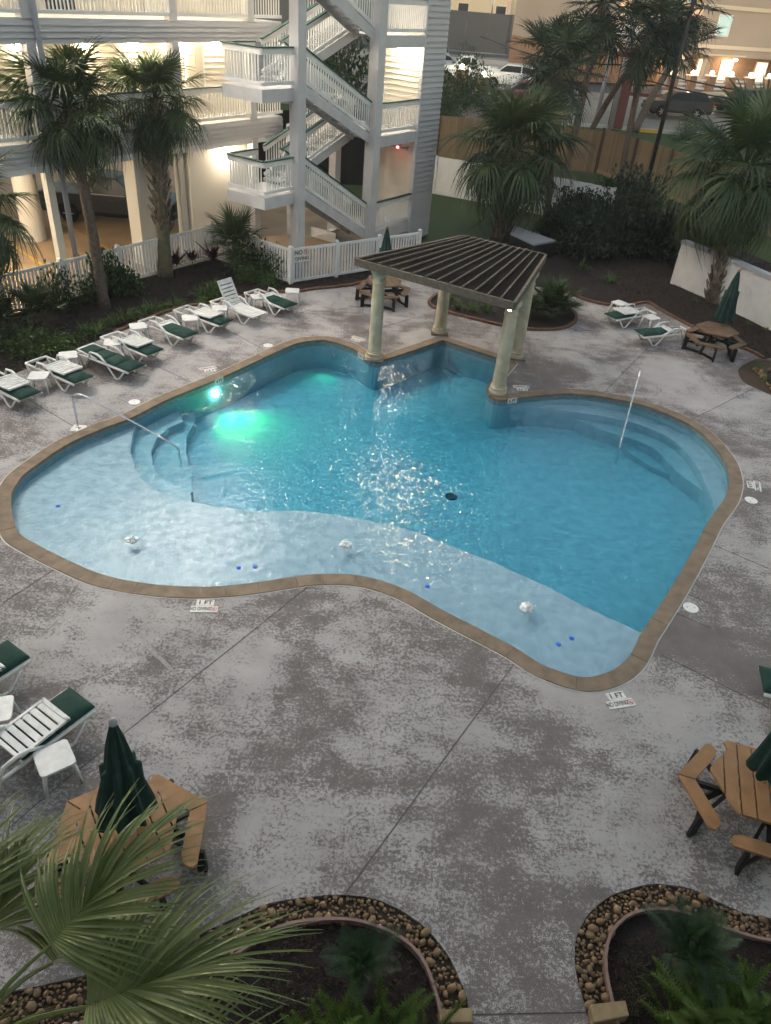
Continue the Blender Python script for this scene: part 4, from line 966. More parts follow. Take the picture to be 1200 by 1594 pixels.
# dark screen of shrubs behind the deck
for k, (p, rx, rz, lab) in enumerate([((7.37, 32.51, 0.00), 1.2, 1.7, 'tall dark shrub next to the pergola end of the back bed'), ((8.69, 33.64, 0.00), 1.35, 2.1, 'tall dark shrub below the wooden fence, between two others'), ((10.05, 34.04, 0.00), 1.4, 2.5, 'tallest dark shrub at the foot of the light pole'), ((11.17, 33.41, 0.00), 1.3, 2.0, 'tall dark shrub reaching over the end of the low white wall'), ((12.03, 32.48, 0.00), 1.1, 2.2, 'dark shrub tucked between the low white wall and the palm trunk'), ((6.66, 34.72, 0.00), 1.1, 1.3, 'low dark shrub behind the grey utility box'), ((10.23, 38.38, 0.00), 1.6, 2.3, 'dark shrub farther back on the lawn below the wooden fence'), ((7.74, 37.57, 0.00), 1.3, 1.6, 'dark rounded shrub behind the big palm trunk')]):
    bush('oleander_shrub', lab, p, rx, rz, 'dark_leaf', .105, 4800, 'dark shrubs behind the deck', k)
for k, (p, s_, lab) in enumerate([((7.07, 30.68, 0.00), .55, 'spiky pale-tipped plant at the edge of the dark back bed'), ((7.98, 29.33, 0.00), .5, 'low tuft of strappy leaves in the middle of the dark back bed')]):
    t = thing('strappy_plant', lab, 'plant', p); inst('blades', TUFTS[k], t, scale=1.4*s_/.5)
# island bed palms and grasses behind the pergola
fronds('low', m='palm_leaf', nseg=30, pet=.5, L=.7, w=.026, droop=.45, st=4)
def low_palm(label, loc, nfr, scale, seed, z=.25, m='low', lo=-5, hi=80):
    r_ = random.Random(seed); t = thing('fan_palm', label, 'plant', loc)
    MB().tube([(0,0,-.05), (0,0,z)], [.10,.08], 8).build('trunk', 'palm_bark', t, smooth=True)
    for k in range(nfr):
        u = (k+.5)/nfr; a = k*2.39996+r_.uniform(-.3,.3); inst('frond', FR[m][k % 3], t, (0,0,z), (r_.uniform(-.3,.3), -R(hi+(lo-hi)*u), a), scale*r_.uniform(.85,1.1))
low_palm('bushy green fan palm at the end of the island bed behind the pergola columns', (5.08, 24.87, 0.00), 18, .95, 31, .35)
low_palm('low fan palm beside the bushy one in the island bed', (4.25, 24.56, 0.00), 10, .6, 32)
low_palm('fan palm on a short trunk inside the picket fence corner', (-6.12, 26.69, 0.00), 16, .95, 33, 1.05, lo=-25)
low_palm('young fan palm with long stalks by the picket fence near the slim palm', (-10.70, 20.75, 0.00), 9, .85, 34, .3, lo=15)
low_palm('pale fan palm cut by the picture edge at the left end of the bed', (-11.38, 19.99, 0.00), 9, .8, 35, .3, lo=10)
for k, p in enumerate(((1.86, 24.90, 0.00), (2.36, 24.84, 0.00), (2.87, 24.83, 0.00), (1.61, 25.59, 0.00))):
    t = thing('ornamental_grass', ('tuft of long dark grass second from the back left pergola column', 'tuft of long dark grass in the middle of the island bed', 'tuft of long dark grass in the island bed nearest the fan palms', 'tuft of long dark grass right behind the back left pergola column')[k], 'grass tuft', p, 0, 'grass tufts in the island bed'); inst('blades', TUFTS[k % 3], t, (0,0,.03), scale=1.3)
# red cordylines
CORD = [blades('red_leaf', 26, .55, .035, (.15,1.1), st=3, seed=40+k, droop=.4) for k in range(2)]
for k, (p, lab, s_) in enumerate([((-8.15, 26.29, 0.00), 'small dark red cordyline right beside the shaggy palm trunk', 1.35), ((-7.76, 26.91, 0.00), 'dark red cordyline between two others at the picket fence', 1.35), ((-7.04, 26.96, 0.00), 'tallest dark red cordyline, closest to the fan palm', 1.7)]):
    t = thing('cordyline', lab, 'plant', p, k*1.); MB().tube([(0,0,-.05),(0,0,.25*s_)], .015, 5).build('stem', 'stem_brown', t); inst('blades', CORD[k % 2], t, (0,0,.2*s_), scale=s_)
# shrubs of the left bed
for k, (p, rx, rz, m, leaf, lab) in enumerate([
    ((-9.65, 23.73, 0.00), .75, 1.3, 'shrub_leaf', .17, 'glossy green shrub leaning on the picket fence right of the slim palm'), ((-9.04, 23.70, 0.00), .5, .8, 'shrub_leaf', .19, 'pale-leaved low plant beside the glossy shrub at the fence'), ((-10.59, 22.12, 0.00), .6, 1.2, 'shrub_leaf', .13, 'upright leafy shrub at the picket fence left of the slim palm'), ((-9.96, 22.74, 0.00), .35, .75, 'shrub_leaf', .13, 'thin shrub half hidden by the slim palm trunk'),
    ((-5.52, 26.85, 0.00), .85, 1.1, 'shrub_leaf', .15, 'large mixed green shrub behind the upright lounger'), ((-4.76, 26.55, 0.00), .7, 1.0, 'shrub_leaf', .13, 'green shrub pressed into the corner of the picket fence'), ((-5.54, 25.78, 0.00), .5, .6, 'bright_leaf', .10, 'rounded light green shrub behind the upright lounger'), ((-4.76, 25.64, 0.00), .45, .5, 'bright_leaf', .10, 'small rounded light green shrub near the last lounger'),
    ((-9.86, 18.71, 0.00), .95, .6, 'bright_leaf', .11, 'wide light green shrub behind the white side tables at the near end'), ((-10.76, 19.19, 0.00), .8, .6, 'shrub_leaf', .12, 'dark green shrub at the left picture edge above the loungers'), ((-9.38, 19.04, 0.00), .6, .5, 'bright_leaf', .11, 'small light green shrub behind the lounger with the full cushion')]):
    bush('garden_shrub', lab, p, rx, rz, m, leaf, 900, 'shrubs in the bed behind the loungers', k)
LT = [(-9.21, 19.76, 0.00), (-9.12, 20.26, 0.00), (-8.84, 20.27, 0.00), (-8.80, 20.93, 0.00), (-8.56, 21.09, 0.00), (-8.42, 21.54, 0.00), (-8.18, 21.70, 0.00), (-8.00, 22.07, 0.00), (-7.75, 22.25, 0.00), (-7.56, 22.63, 0.00), (-7.22, 22.94, 0.00), (-6.73, 23.97, 0.00), (-6.45, 23.36, 0.00), (-6.43, 23.86, 0.00), (-6.21, 24.28, 0.00), (-5.88, 23.99, 0.00), (-6.49, 24.73, 0.00)]
ORD = ('first', 'second', 'third', 'fourth', 'fifth', 'sixth', 'seventh', 'eighth', 'ninth', 'tenth', 'eleventh')
for k, p in enumerate(LT):
    lab = '%s strappy grass tuft from the full green cushion towards the shaggy palm' % ORD[k] if k < 11 else '%s strappy grass tuft in the clump behind the table by the upright lounger' % ORD[k-11]
    t = thing('liriope_tuft', lab, 'grass tuft', p, k*.9, 'strappy grass tufts along the lounger bed'); inst('blades', TUFTS[k % 3], t, (0,0,0), scale=1.15+.2*((k*7) % 3))
# foreground plants
def plume(seed):
    r_ = random.Random(seed); b = MB(); pts = [Vector((.30*t*t, 0, .55*t)) for t in (0,.25,.5,.75,1.)]
    b.tube(pts, .006, 4)
    for k in range(260):
        t = .12+.88*(k/260); i = min(3, int(t*4)); f_ = t*4-i; p = pts[i].lerp(pts[i+1], f_); a = k*2.4; rad = .052*math.sin(min(1, (1.02-t)*3.2+.05)*1.57)+.006
        d = Vector((math.cos(a), math.sin(a), .75)).normalized(); s_ = d.cross(Vector((0,0,1))).normalized()*.006
        b.add([p-s_, p+s_, p+d*rad*1.35], [(0,1,2)])
    return b.mesh('plume', 'fern_leaf')
PL = [plume(k) for k in range(2)]
def foxtail(label, loc, n_, s_, seed):
    r_ = random.Random(seed); t = thing('foxtail_fern', label, 'fern', loc)
    for k in range(n_): inst('plume', PL[k % 2], t, (r_.uniform(-.12,.12)*s_, r_.uniform(-.12,.12)*s_, 0), (r_.uniform(-.25,.25), r_.uniform(-.25,.75), k*2.39996), s_*r_.uniform(.8,1.25))
foxtail('bright foxtail fern at the bottom of the bed beside the close palm', (0.31, 3.02, 0.00), 30, 1.15, 1)
foxtail('smaller foxtail fern touching the one beside the close palm', (-0.16, 2.85, 0.00), 20, 1.0, 2)
foxtail('foxtail fern half cut by the lower picture edge near the bed corner block', (0.81, 3.00, 0.00), 18, .9, 6)
foxtail('large bright foxtail fern in front of the sago palm', (3.89, 3.52, 0.00), 40, 1.2, 3)
foxtail('foxtail fern spilling out at the lower right corner', (4.45, 3.63, 0.00), 30, 1.1, 4)
foxtail('foxtail fern under the sago palm, left of the large one', (3.56, 3.35, 0.00), 16, .95, 5)
def pinnate(m, seed, L=.75, n_=34):
    r_ = random.Random(seed); b = MB(); P = lambda t: Vector((L*t*(1-.12*t), 0, .34*L*math.sin(t*2.3)))
    b.tube([P(t/6) for t in range(7)], [.009-.001*t for t in range(7)], 4)
    for k in range(n_):
        t = .15+.85*k/n_
        for s in (-1, 1):
            l_ = .19*math.sin(.25+2.75*t)*r_.uniform(.9,1.1); strip(b, P(t), (.55, s, .35), (0,0,1), l_, .0055, .25, 2, .1)
    return b.mesh('frond', m)
PIN = [pinnate('cycad_leaf', k) for k in range(2)]
def sago(label, loc, n_, s_, seed):
    r_ = random.Random(seed); t = thing('sago_palm', label, 'plant', loc); MB().lathe([(.10,-.05),(.12,.06),(.06,.14)], 10).build('trunk', 'palm_bark', t)
    for k in range(n_): inst('frond', PIN[k % 2], t, (0,0,.12), (r_.uniform(-.2,.2), -R(68-60*k/n_), k*2.39996), s_*r_.uniform(.9,1.1))
sago('dark sago palm in the mulch bed by the lower right corner', (3.78, 4.08, 0.20), 24, 1.0, 1)
sago('dark sago palm in the shaded bed beside the close palm', (0.16, 3.66, 0.20), 18, .8, 2)
for k, (p, rx, rz, m, lab) in enumerate([((3.28, 3.99, 0.00), .22, .3, 'shrub_leaf', 'small leafy plant against the edging beside the sago palm'), ((3.20, 3.72, 0.00), .22, .28, 'bright_leaf', 'small yellow-green plant near the sandstone block'), ((-0.71, 3.36, 0.00), .35, .35, 'shrub_leaf', 'low dark plant beneath the close palm fronds'), ((4.30, 4.42, 0.00), .1, .16, 'bright_leaf', 'tiny yellow-flowering sprig behind the sago palm'), ((11.12, 21.94, 0.00), .3, .28, 'bright_leaf', 'small pale plant in the rocky bed at the right picture edge'), ((11.07, 21.15, 0.00), .25, .2, 'bright_leaf', 'low yellowish plant in the rocky bed at the right picture edge')]):
    bush('bedding_plant', lab, p, rx, rz, m, .09 if k < 4 else .13, 260, None, k, 'plant')
for k, (u, p, s_) in enumerate([(0, (10.84, 27.87, 0.00), .7), (1, (11.69, 26.43, 0.00), .6), (2, (12.21, 25.93, 0.00), .6), (3, (12.60, 25.42, 0.00), .6)]):
    t = thing('agave_seedling', ('small yellow-green rosette left of the palm trunk by the low white wall', 'small yellow-green rosette behind the leaning umbrella', 'small yellow-green rosette between the leaning umbrella and the picture edge', 'small yellow-green rosette at the picture edge below the low white wall')[k], 'plant', p, k, 'small rosettes along the low white wall'); inst('blades', TUFTS[k % 3], t, (0,0,0), scale=s_)

# ---------------------------------------------------------------- pergola
pg = thing('pergola', 'dark slatted pergola roof on four weathered concrete columns at the pool corner', 'pergola', (1.7, 20.8, 0)); po_ = (1.7, 20.8, 0)
for p in ((-0.72, 20.28, 0.00), (1.22, 22.68, 0.00), (3.51, 21.26, 0.00), (2.78, 18.70, 0.00)):
    c_ = MB().lathe([(.25,.0),(.25,.10),(.235,.11),(.235,.2),(.20,.22),(.205,.25),(.19,.27),(.185,.8),(.178,1.6),(.165,2.2),(.185,2.22),(.185,2.26),(.165,2.28),(.17,2.38),(.215,2.46),(.235,2.5),(.235,2.59)], 24, (p[0]-po_[0], p[1]-po_[1], .012)).build('column', 'concrete_column', pg)
    MB().cbox((p[0]-po_[0], p[1]-po_[1], .03), (.54,.54,.05)).build('column_plinth', 'coping', c_)
PA, PB, PC_, PD = [Vector((x, y, 0)) for x, y in ((-1.40,20.30), (1.63,23.5), (4.01,22.23), (2.69,17.89))]
zr = 2.74; o_ = Vector(po_)
for a, b_ in ((PA, PB), (PB, PC_), (PC_, PD), (PD, PA)):
    MB().bar(a+Vector((0,0,zr)), b_+Vector((0,0,zr)), .07, .20).build('edge_beam', 'pergola_wood', pg, off=po_)
for a, b_ in (((-0.72, 20.28, 0.00), (2.78, 18.70, 0.00)), ((1.22, 22.68, 0.00), (3.51, 21.26, 0.00))):
    MB().bar(Vector((a[0],a[1],zr-.06)), Vector((b_[0],b_[1],zr-.06)), .10, .14).build('cross_beam', 'pergola_wood', pg, off=po_)
nr_ = 13
for k in range(1, nr_):
    u = k/nr_; a = PA.lerp(PD, u); b_ = PB.lerp(PC_, u); MB().bar(a+Vector((0,0,zr+.10)), b_+Vector((0,0,zr+.10)), .035, .06).build('rafter', 'pergola_wood', pg, off=po_)
for k in range(nr_):
    u0, u1 = (k+.07)/nr_, (k+.93)/nr_; q = [PA.lerp(PD, u0), PB.lerp(PC_, u0), PB.lerp(PC_, u1), PA.lerp(PD, u1)]; b = MB()
    b.prism([(p.x, p.y) for p in q], zr+.075, zr+.09); b.build('roof_panel', 'pergola_panel', pg, off=po_)
MB().cbox((2.62-po_[0], 17.98-po_[1], 2.61), (.06,.06,.05)).build('string_light', 'globe_lamp', pg)

# ---------------------------------------------------------------- sun loungers and side tables
def lounger(label, foot, ang, kind='folded', group='white plastic sun loungers round the pool'):
    t = thing('sun_lounger', label, 'sun lounger', (foot[0], foot[1], 0), R(ang), group)
    if kind not in LG: LG[kind] = lounger_parts(kind)
    for nm, me, subs in LG[kind]:
        o = inst(nm, me, t)
        for sn, sm, sl in subs: inst(sn, sm, o, sl)
    return t
LG = {}
def puffy(x0, x1, y0, y1, z0, h, r=.03):
    b = MB(); n_, m_ = 10, 6
    for i in range(n_+1):
        for j in range(m_+1):
            u, v = i/n_, j/m_; e_ = min(1, min(u, 1-u)*6)**.5*min(1, min(v, 1-v)*5)**.5
            b.v.append((x0+(x1-x0)*u, y0+(y1-y0)*v, z0+h*.35+h*.65*e_))
    for i in range(n_):
        for j in range(m_): q = i*(m_+1)+j; b.f.append((q, q+m_+1, q+m_+2, q+1))
    k = len(b.v); per = [i*(m_+1) for i in range(n_+1)]+[n_*(m_+1)+j for j in range(1, m_+1)]+[i*(m_+1)+m_ for i in range(n_-1, -1, -1)]+[j for j in range(m_-1, 0, -1)]
    b.v += [(b.v[i][0], b.v[i][1], z0) for i in per]; L_ = len(per)
    b.f += [(per[i], k+i, k+(i+1)%L_, per[(i+1)%L_]) for i in range(L_)]
    return b
def lounger_parts(kind):
    P = []
    for s in (-1, 1):
        y = s*.30; b = MB(); path = [(0,.335),(.16,.335),(.75,.335),(1.25,.335),(1.9,.32)]
        b.tube([(x, y, z) for x, z in path], .030, 6)
        b.tube([(.14,y,.33),(.40,y,.03),(.52,y,.03),(.80,y,.36),(1.0,y,.50),(1.14,y,.535),(1.36,y,.52),(1.62,y,.04),(1.74,y,.04),(1.88,y,.32)], [.026,.026,.026,.026,.030,.034,.028,.026,.026,.024], 6)
        P.append(('side_frame', b.mesh('side_frame', 'white_plastic', True), []))
    b = MB(); b.bar((1.9,-.30,.32), (1.9,.30,.32), .05, .05); P.append(('cross_bar', b.mesh('cross_bar', 'white_plastic'), []))
    sl = MB().cbox((0,0,0), (.095,.56,.022)).mesh('slat', 'white_plastic')
    seat = MB().box(0, 1.14, -.28, -.255, .33, .355).mesh('seat_frame', 'white_plastic')
    P.append(('seat', seat, [('slat', sl, (.05+.115*k, 0, .352)) for k in range(10)]))
    b2 = MB().box(0, .78, -.29, -.25, -.02, .02).box(0, .78, .25, .29, -.02, .02).box(.74, .80, -.29, .29, -.02, .02).box(0, .05, -.29, .29, -.021, .019)
    def xf(mb, M_): mb.v = [tuple(M_ @ Vector(v)) for v in mb.v]; return mb
    if kind == 'folded': M_ = Matrix.Translation((1.16, 0, .455)) @ Matrix.Rotation(R(183), 4, 'Y')
    elif kind == 'upright': M_ = Matrix.Translation((1.16, 0, .37)) @ Matrix.Rotation(R(-62), 4, 'Y')
    elif kind == 'raised': M_ = Matrix.Translation((1.16, 0, .44)) @ Matrix.Rotation(R(170), 4, 'Y')
    else: M_ = Matrix.Translation((1.16, 0, .375)) @ Matrix.Rotation(R(-3), 4, 'Y')
    subs = [('slat', xf(MB().cbox((.12+.115*k, 0, 0), (.088,.52,.022)), M_).mesh('slat', 'white_plastic'), (0,0,0)) for k in range(6)]
    P.append(('backrest', xf(b2, M_).mesh('backrest', 'white_plastic'), subs))
    if kind == 'flat':
        for k in range(4): P.append(('cushion', puffy(-.02+.485*k, .455+.485*k, -.28, .28, .366+(.012 if k > 2 else 0), .085).mesh('cushion', 'green_cushion', True), []))
    elif kind != 'upright':
        P.append(('cushion', puffy(-.02, .58, -.28, .28, .366, .08).mesh('cushion', 'green_cushion', True), []))
        P.append(('cushion', puffy(.58, 1.10, -.28, .28, .366, .055).mesh('cushion', 'green_cushion', True), []))
    return P
HD = 148.
for (p, a, kd, lab) in [
    ((-8.65, 15.61, 0.36), HD, 'folded', 'white lounger with green foot cushion cut by the left picture edge near the handrail'),
    ((-7.78, 16.66, 0.36), HD+1, 'folded', 'folded white lounger between the low side table and the fully cushioned lounger'),
    ((-6.74, 17.56, 0.36), HD+3, 'flat', 'lounger lying flat under a full length dark green cushion'),
    ((-6.58, 18.62, 0.36), HD, 'folded', 'folded white lounger next beyond the one with the full green cushion'),
    ((-5.96, 19.93, 0.36), HD-1, 'raised', 'folded white lounger third from the upright one, by the pool light'),
    ((-5.21, 21.09, 0.36), HD+1, 'folded', 'folded white lounger beside the upright one, on the side away from the fence corner'),
    ((-4.36, 21.98, 0.36), HD-2, 'upright', 'bare white lounger with its slatted back raised upright'),
    ((-3.55, 22.90, 0.36), HD-6, 'raised', 'folded white lounger closest to the fence corner with the no diving sign'),
    ((6.94, 24.48, 0.36), 33, 'folded', 'folded white lounger across the pool, beside the dark back bed'),
    ((7.61, 23.17, 0.36), 24, 'raised', 'folded white lounger across the pool, next to the picnic table by the wall'),
    ((-5.37, 7.71, 0.36), 238, 'folded', 'green cushioned lounger cut by the left picture edge above the close one'),
    ((-4.10, 6.91, 0.36), 238, 'folded', 'folded white lounger with dirty slats in front of the close green umbrella'),
    ((6.21, 8.43, 0.36), -12, 'flat', 'green cushioned lounger of which only a corner shows at the right picture edge')]:
    lounger(lab, p, a, kd)
tt = MB(); tt.prism([(.22*math.cos(a)*(1.12 if k % 2 else 1), .22*math.sin(a)*(1.12 if k % 2 else 1)) for k, a in enumerate([R(22.5*q) for q in range(16)])], -.035, 0)
def table_top():
    q = []
    for cx_, cy_, a0 in ((.17,.17,0), (-.17,.17,90), (-.17,-.17,180), (.17,-.17,270)):
        q += [(cx_+.055*math.cos(R(a0+k*30)), cy_+.055*math.sin(R(a0+k*30))) for k in range(4)]
    return MB().prism(q, .385, .42).mesh('table_top', 'white_plastic')
TT = table_top(); TL = [MB().tube([(sx*.17, sy*.17, .40), (sx*.205, sy*.205, .2), (sx*.225, sy*.225, 0)], [.034,.027,.02], 6).mesh('leg', 'white_plastic', True) for sx in (-1,1) for sy in (-1,1)]
for k, (p, a, lab) in enumerate([
    ((-8.88, 16.61, 0.42), 10, 'low white plastic side table standing clear of the loungers near the left picture edge'), ((-8.66, 17.91, 0.42), 25, 'white side table behind the fully cushioned lounger, against the bed'), ((-7.85, 18.95, 0.42), 15, 'white side table at the head of the fully cushioned lounger'), ((-7.55, 20.20, 0.42), 30, 'white side table backed by strappy grass, second beyond the full green cushion'),
    ((-6.31, 21.14, 0.42), 20, 'white side table two places from the upright lounger, near the pool light'), ((-5.64, 22.12, 0.42), 10, 'white side table directly beside the upright lounger, away from the fence'), ((-4.69, 23.40, 0.42), 25, 'white side table between the upright lounger and the last folded one'), ((-3.71, 24.21, 0.42), 5, 'white side table at the end of the row by the picket fence corner'),
    ((7.52, 25.81, 0.42), 40, 'white side table against the dark back bed across the pool'), ((8.35, 24.65, 0.42), 30, 'white side table between the two loungers across the pool'), ((-4.05, 5.88, 0.42), 38, 'dirty white side table close to the green umbrella'), ((-5.15, 6.55, 0.42), 20, 'white side table cut by the left picture edge between the two close loungers')]):
    t = thing('side_table', lab, 'side table', (p[0], p[1], 0), R(a), 'white plastic side tables')
    inst('table_top', TT, t)
    for m_ in TL: inst('leg', m_, t)

# ---------------------------------------------------------------- hexagonal picnic tables and their umbrellas
def hexpt(r, a): return Vector((r*math.cos(R(a)), r*math.sin(R(a))))
def clip_hex(x0, x1, r):
    "plank between x0 and x1 across a flat-sided hexagon with a corner on the x axis"
    h = lambda x: (r-abs(x))*math.sqrt(3) if abs(x) > r/2 else r*math.sqrt(3)/2
    xs = sorted({x0, x1} | {x for x in (-r/2, r/2) if x0 < x < x1}); up = [(x, min(h(x), r*.866)) for x in xs]
    return [p for p in up+[(x, -y) for x, y in reversed(up)] if True]
PT = []
def picnic_parts():
    n_ = 7; r = .66; wv = 2*r/n_
    for k in range(n_):
        x0, x1 = -r+wv*k+.010, -r+wv*(k+1)-.010
        q = clip_hex(max(x0, -r+.02), min(x1, r-.02), r); PT.append(('plank', MB().prism(q, .715, .755).mesh('plank', 'recycled_lumber')))
    PT.append(('table_ring', MB().tube([(*hexpt(.5, 60*k), .69) for k in range(7)], .03, 5).mesh('table_ring', 'black_plastic')))
    for c_ in (0, 120, 240):
        V0, V1, V2 = hexpt(.99, c_), hexpt(.99, c_+60), hexpt(.99, c_-60); I0, I1, I2 = hexpt(.76, c_), hexpt(.76, c_+60), hexpt(.76, c_-60)
        for A, B_ in ((V1, I1), (V2, I2)):
            s = 1 if A is V1 else -1; u = (A-V0).normalized(); g = .009
            a0 = V0+u*g; a1 = V0.lerp(A, .80); b0 = I0+u*g; b1 = I0.lerp(B_, .78); mid = (a1+b1)/2+u*.06
            PT.append(('bench_board', MB().prism([tuple(a0), tuple(a1), tuple(a1.lerp(b1, .25)+u*.07), tuple(a1.lerp(b1, .75)+u*.07), tuple(b1), tuple(b0)], .43, .47).mesh('bench_board', 'recycled_lumber')))
        # support: radial arm, two splayed legs, a foot
        b = MB(); d0 = hexpt(1, c_)
        b.bar((*(d0*.05), .40), (*(d0*.95), .40), .05, .09); b.bar((*(d0*.25), .69), (*(d0*.62), .02), .05, .10); PT.append(('support', b.mesh('support', 'black_plastic')))
        for s in (-1, 1):
            e_ = hexpt(.86, c_+s*38); b = MB(); b.bar((*e_, .425), (*(e_*1.02), .0), .05, .12); b.bar((*(e_*.98), .40), (*(hexpt(.3, c_)), .40), .045, .08); b.bar((*(e_*1.0), .06), (*hexpt(.55, c_), .06), .045, .07); PT.append(('leg', b.mesh('leg', 'black_plastic')))
picnic_parts()
PW = {}
def picnic(label, c_, ang, in_shade=False):  # the flag picks the lumber with shade in its colour
    t = thing('picnic_table', label, 'picnic table', (c_[0], c_[1], 0), R(ang), 'hexagonal picnic tables')
    for nm, me in PT:
        if in_shade and me.materials[0].name.startswith('recycled'):
            if me.name not in PW: PW[me.name] = me.copy(); PW[me.name].materials[0] = MATS['shaded_lumber']
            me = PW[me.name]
        inst(nm, me, t)
def umb_mesh(seed, z0, z1, rb):
    r_ = random.Random(seed); b = MB(); n_ = 48; ph = [r_.uniform(-.25,.25) for _ in range(9)]
    prof = [(z1, .035), (z1-.06, .05), (z1-.3, .10), (z1-.62, .14), (z1-.64, .185), (z1-.9, .19), (z0+.25, rb), (z0, rb*1.12)]
    for i, (z, r) in enumerate(prof):
        for k in range(n_):
            a = 6.28318*k/n_; f_ = math.cos(8*a+ph[i % 9]*2)+.35*math.cos(3*a+seed+i*.3); amp = .30*min(1, i/3)
            rr = r*(1+amp*f_*.75); b.v.append((rr*math.cos(a), rr*math.sin(a), z+(.05*math.cos(8*a+1) if i == len(prof)-1 else 0)))
    b.f = [(i*n_+k, (i+1)*n_+k, (i+1)*n_+(k+1)%n_, i*n_+(k+1)%n_) for i in range(len(prof)-1) for k in range(n_)]+[tuple(range(n_))]
    return b
def umbrella(label, c_, z0, z1, rb, seed, tilt=(0,0,0)):
    t = thing('patio_umbrella', label, 'umbrella', (c_[0], c_[1], 0), seed, 'closed green umbrellas'); t.rotation_euler = (tilt[0], tilt[1], seed)
    umb_mesh(seed, z0, z1, rb).build('canopy', 'green_canvas', t, smooth=True)
    MB().tube([(0,0,.0), (0,0,z1)], .019, 8).build('pole', 'sandstone', t); MB().lathe([(.012,z1-.01),(.045,z1),(.05,z1+.04),(.03,z1+.08)], 12).build('finial', 'utility_grey' if seed == 1 else 'sandstone', t, smooth=True)
picnic('close tan picnic table half hidden by the bright palm fronds', (-2.72, 4.83), 35); umbrella('closed green umbrella over the close tan picnic table by the palm', (-2.72, 4.83), 1.0, 2.47, .26, 1, (.0, .05, 0))
picnic('tan picnic table cut by the right picture edge', (5.24, 6.17), 165); umbrella('closed green umbrella of which only the skirt shows at the right picture edge', (5.28, 6.19), 1.0, 2.5, .22, 2)
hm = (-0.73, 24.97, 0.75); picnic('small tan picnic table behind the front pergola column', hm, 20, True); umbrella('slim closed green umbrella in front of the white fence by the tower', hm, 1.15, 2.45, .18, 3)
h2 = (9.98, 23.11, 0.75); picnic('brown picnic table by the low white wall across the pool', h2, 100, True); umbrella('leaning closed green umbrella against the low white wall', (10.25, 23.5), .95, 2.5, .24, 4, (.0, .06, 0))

# ---------------------------------------------------------------- pool hardware
def handrail(label, pts, r=.022):
    t = thing('pool_handrail', label, 'handrail', (pts[0][0], pts[0][1], 0)); q = catmull(pts, 5)
    MB().tube(q, r, 10).build('rail', 'steel', t, smooth=True, off=(pts[0][0], pts[0][1], 0))
    MB().lathe([(.07,.0),(.07,.012),(.03,.03)], 14).build('base_flange', 'steel', t)
hb = (-7.30, 14.92, 0.00); ht = (-7.25, 14.97, 0.86); he = (-5.09, 14.65, -0.02)
handrail('steel handrail running into the pool at the round steps by the lounger row', [(hb[0], hb[1], .0), (hb[0], hb[1], .45), (hb[0]+.02, hb[1], .80), (hb[0]+.16, hb[1]-.02, .90), (hb[0]+.5, hb[1]-.06, .80), (he[0], he[1], .0), (he[0]+.22, he[1]-.06, -.30), (he[0]+.24, he[1]-.1, -.8)])
rb_ = (6.60, 19.19, 0.00)
handrail('steel handrail standing at the wide steps on the far side of the pool', [(rb_[0], rb_[1], 0), (rb_[0], rb_[1], .45), (rb_[0]-.01, rb_[1]-.04, .82), (rb_[0]-.06, rb_[1]-.2, .90), (rb_[0]-.16, rb_[1]-.5, .80), (5.80, 16.75, -.02), (5.74, 16.5, -.2), (5.72, 16.45, -.6)])
MB().cbox((hb[0], hb[1], .007), (.30,.30,.014)).build('anchor_patch', 'plaque_white', None); tag(bpy.data.objects['anchor_patch'], 'pale square patch in the deck under the lounger-side handrail', 'deck patch')
for k, (p, lab) in enumerate([((5.75, 10.44, 0.00), 'round white skimmer lid in the square slab near the 1 FT marker'), ((8.23, 14.32, 0.00), 'round white skimmer lid beside the marker on the right deck'), ((-6.48, 16.42, 0.00), 'round white skimmer lid in the deck near the lounger-side handrail'), ((-3.87, 20.55, 0.00), 'round white skimmer lid in the deck at the far curve of the pool')]):
    t = thing('skimmer_lid', lab, 'skimmer lid', (p[0], p[1], 0), k, 'round skimmer lids'); MB().lathe([(.14,.0),(.14,.008),(.13,.012)], 28).build('lid', 'lid_white', t)
    for s in (-1, 1): MB().lathe([(.012,.0125),(.012,.0135)], 8, (s*.07, 0, 0)).build('lid_hole', 'ink_black', t)
def marker(label, p, ang, txt):
    t = thing('depth_marker', label, 'depth marker', (p[0], p[1], .0), R(ang), 'depth markers set in the deck')
    MB().box(-.15, .15, .012, .162, 0, .008).build('depth_tile', 'plaque_white', t); MB().box(-.23, .23, -.15, .004, 0, .0082).build('warning_tile', 'plaque_white', t)
    text_mesh('lettering', txt, .135, 'ink_black', t, (0, .085, .0095), (0,0,0), .0008); text_mesh('lettering', 'NO DIVING', .098, 'ink_black', t, (-.06, -.072, .0095), (0,0,0), .0008).scale = (.72, 1.2, 1)
    no_symbol(t, .052, (.165, -.073, .0105), (0,0,0))
marker('1 FT no diving marker on the deck beside the shallow curve', (-2.97, 9.38, 0.00), 6, '1 FT'); marker('1 FT no diving marker on the deck at the pool corner closest to the camera', (3.93, 8.07, 0.00), 17, '1 FT')
marker('depth marker on the deck between the lounger row and the pool light', (-5.15, 18.63, 0.00), 212, '4 FT'); marker('depth marker on the deck at the far curve beside the front pergola column', (-1.32, 21.60, 0.00), 150, '4 FT'); marker('depth marker on the deck next to the right-hand front pergola column', (3.49, 19.15, 0.00), 185, '5 FT'); marker('depth marker on the deck beside the right skimmer lid', (8.53, 14.97, 0.00), 75, '4 FT')
def wall_marker(label, p, ang, txt):
    t = thing('depth_tile', label, 'depth marker', p, R(ang)); MB().box(-.15, .15, -.008, .0, -.075, .075).build('tile', 'plaque_white', t); text_mesh('lettering', txt, .12, 'ink_black', t, (0, -.0095, 0), (R(90),0,0), .0008)
